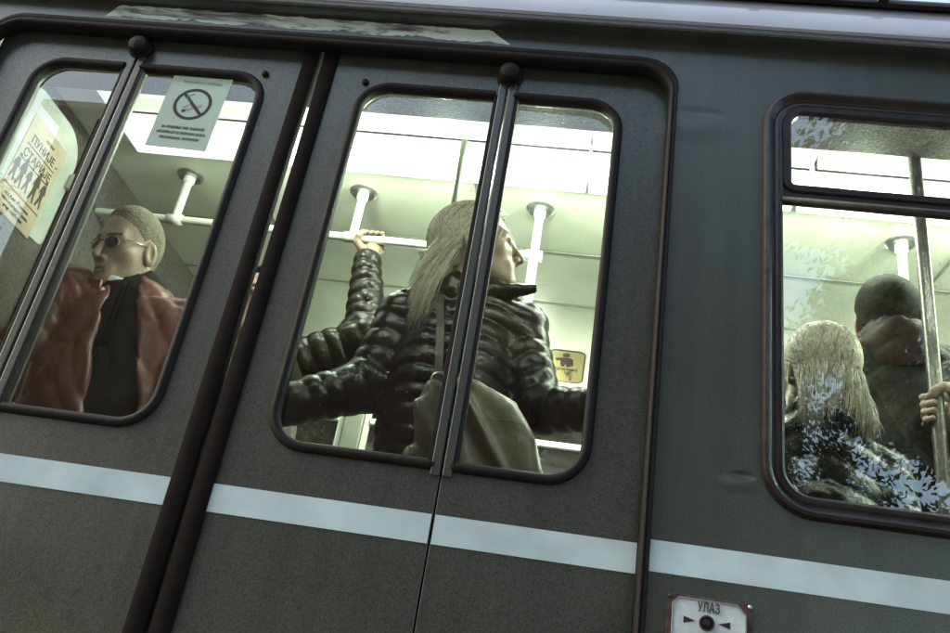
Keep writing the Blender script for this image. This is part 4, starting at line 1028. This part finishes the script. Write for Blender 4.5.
def g(P):
    c = (-1.187, .372, .838); x, y, z = P[0]-c[0], P[1]-c[1], P[2]-c[2]-.35*(P[1]-c[1]); rr = np.sqrt(x*x+y*y)
    d = np.maximum(np.abs(rr-.074-.22*z)-.0065, np.abs(z)-.040-.012*np.abs(x)/.07)
    d = smax(d, -smax(inpoly(P, [(-1.205, .98), (-1.185, .78), (-1.11, .78), (-1.125, .98)]), P[1]-.37, .004), .004)
    return d+wrinkle(P, 45, .003)
jacket('collar', g, [(-1.187, .372, .858)], MAROON, MO, .004, .13)

# --- the passenger whose raised arm holds the rail, mostly behind the door post
AJ = dict(turn=R_(-5), hip=(-.90, .66, .27), chest=(-.90, .64, .65), neck=(-.895, .635, .86),
          arms=(((-1.05, .64, .80), (-1.06, .62, .52), (-1.0, .52, .35)), ((-.770, .635, .815), (-.597, .665, .925), (-.662, .722, 1.215))))
AH = Head((-.895, .62, .985), -30, 0, 0, .95)
ag = grip_hand((-.672, RY, RZ), (-1, 0, 0), (0, .35, -.94), (-.660, .738, 1.262), .0145, -1, .95)
al = relaxed_hand(AJ['arms'][0][2], (.3, -.6, -.7), (1, 0, 0), (0, .4, -.8))
AO = figure('passenger in a brown padded sleeve reaching up to hold the ceiling rail', AJ, AH, (ag, al), SKINF, .004)
trousers(AJ, BLACKC, AO)
V, F = AH.hairshell(hr_fn, .014, .004, 90, .002); obj('hair', np_mesh(AH.tf(V), F), DARKH, AO, None, True)
def g(P):
    d = ell(P, (-.90, .645, .57), (.175, .132, .36), zrot(AJ['turn'])); a, b = AJ['arms']
    d = smin(d, cone(P, (-.97, .64, .82), a[0], .062, .064), .05); d = smin(d, cone(P, (-.84, .638, .83), b[0], .064, .066), .05)
    d = smin(d, smin(cone(P, a[0], a[1], .064, .056), cone(P, a[1], a[2], .056, .042), .02), .02)
    d = smin(d, cone(P, (-.895, .635, .84), (-.895, .63, .885), .085, .078), .03); d = smax(d, -cone(P, (-.895, .63, .86), (-.895, .62, .97), .058, .07), .01)
    return smax(d+wrinkle(P, 24, .006), .0-P[2], .01)
jacket('coat', g, [(-1.06, .62, .05), (-.75, .64, .9)], TAUPE, AO, .008, .13)
def g(P):
    b = AJ['arms'][1]; q = (b[1][0]*.1+b[2][0]*.9, b[1][1]*.1+b[2][1]*.9, b[1][2]*.1+b[2][2]*.9)
    d = smin(cone(P, (-.80, .636, .80), b[1], .074, .066, (.047, .009, .2)), cone(P, b[1], b[2], .064, .041, (.043, .008, .4)), .03)
    return d+wrinkle(P, 40, .003)
jacket('sleeve', g, list(AJ['arms'][1])+[(-.8, .64, .8)], PUFFB, AO, .005, .10)

# --- in the right-hand window: the tall dark-haired man seen from behind, hand on the pole
RJ = dict(turn=R_(176), hip=(.80, .52, .30), chest=(.795, .49, .74), neck=(.785, .465, .965), fat=1.02,
          arms=(((.985, .485, .905), (1.035, .40, .66), (.895, .318, .70)), ((.580, .49, .905), (.575, .49, .62), (.62, .62, .42))))
RH = Head((.793, .50, 1.082), 152, -3, 0, .93)
rg = grip_hand((.80, .30, .765), (0, 0, 1), (.80, .25, 0), RJ['arms'][0][2], .0185, 1); rl = relaxed_hand(RJ['arms'][1][2], (.1, .5, -.8), (0, 1, 0), (1, 0, 0))
RO = figure('tall man with short dark hair seen from behind, holding the bronze pole', RJ, RH, (rg, rl), SKIN, .003)
trousers(RJ, BLACKC, RO)
V, F = RH.hairshell(lambda P: np.maximum(-(P[1]+.98*P[2]-.006), -.082-P[2]), .010, .0028, 330, .0014); obj('hair', np_mesh(RH.tf(V), F), DARKH, RO, None, True)
def g(P):
    d = ell(P, (.79, .495, .62), (.232, .150, .40), zrot(RJ['turn'])); a, b = RJ['arms']
    d = smin(d, cone(P, (.90, .485, .93), a[0], .066, .07), .05); d = smin(d, cone(P, (.70, .485, .93), b[0], .066, .07), .05)
    for A in (a, b): d = smin(d, smin(cone(P, A[0], A[1], .070, .060), cone(P, A[1], A[2], .060, .046), .02), .02)
    return smax(d+wrinkle(P, 13, .006), .18-P[2], .01)
jacket('jacket', g, [q for A in RJ['arms'] for q in A]+[(.8, .5, .25), (.8, .5, .98)], DARKJ, RO, .007, .13)
def g(P):
    d = cone(P, (.79, .480, .93), (.788, .462, 1.005), .100, .078); d = smin(d, cone(P, (.62, .49, .94), (.96, .485, .94), .068, .068), .05)
    d = smax(d, .915-P[2]-.25*np.abs(P[0]-.8), .01); d = smax(d, -cone(P, (.79, .47, 1.0), (.797, .455, 1.13), .056, .078), .01); return d+wrinkle(P, 34, .005)
jacket('hood_yoke', g, [(.64, .485, .93), (.96, .53, 1.0)], YOKE, RO, .0055, .13)

# --- and the blonde woman in front of him, seen from behind
BJ = dict(turn=R_(195), hip=(.49, .25, .12), chest=(.505, .225, .42), neck=(.520, .185, .63), fat=.9,
          arms=(((.645, .245, .575), (.685, .215, .34), (.60, .30, .16)), ((.375, .24, .565), (.35, .22, .33), (.40, .32, .16))))
BH = Head((.518, .205, .775), 192, 4, 0, .86)
bh = [relaxed_hand(BJ['arms'][i][2], (0, .6, -.6), (1, 0, 0), (0, .3, .8)) for i in (0, 1)]
BO = figure('blonde woman in a dark padded coat seen from behind at the right window', BJ, BH, bh, SKINF, .004)
trousers(BJ, BLACKC, BO)
hair_mass(BH, BLONDED, BO, -.135, .085, .056, .003)
long_hair(BH, 8000, -.150, 9, BLONDE, BO, back=.115, fan=.020, w0=.0006, jag=.016, vol=1.06, part_w=.02)
def g(P):
    d = ell(P, (.505, .228, .36), (.165, .125, .33), zrot(BJ['turn'])); a, b = BJ['arms']
    d = smin(d, cone(P, (.57, .22, .60), a[0], .06, .062), .05); d = smin(d, cone(P, (.46, .22, .60), b[0], .06, .062), .05)
    for A in (a, b): d = smin(d, smin(cone(P, A[0], A[1], .062, .055, (.050, .006, .3)), cone(P, A[1], A[2], .055, .045, (.05, .006, .1)), .02), .02)
    d = smin(d, cone(P, (.520, .20, .60), (.520, .178, .662), .088, .074), .02); d = smax(d, -cone(P, (.520, .175, .63), (.522, .170, .74), .054, .072), .01)
    z = P[2]+.22*np.abs(P[0]-.5); d = d-.007*(np.sqrt(np.abs(np.sin(PI*z/.052)))-.6)
    return smax(d+wrinkle(P, 44, .0022), .0-P[2], .01)
jacket('coat', g, [q for A in BJ['arms'] for q in A]+[(.5, .25, .04), (.5, .25, .66)], PUFF, BO, .006, .12)
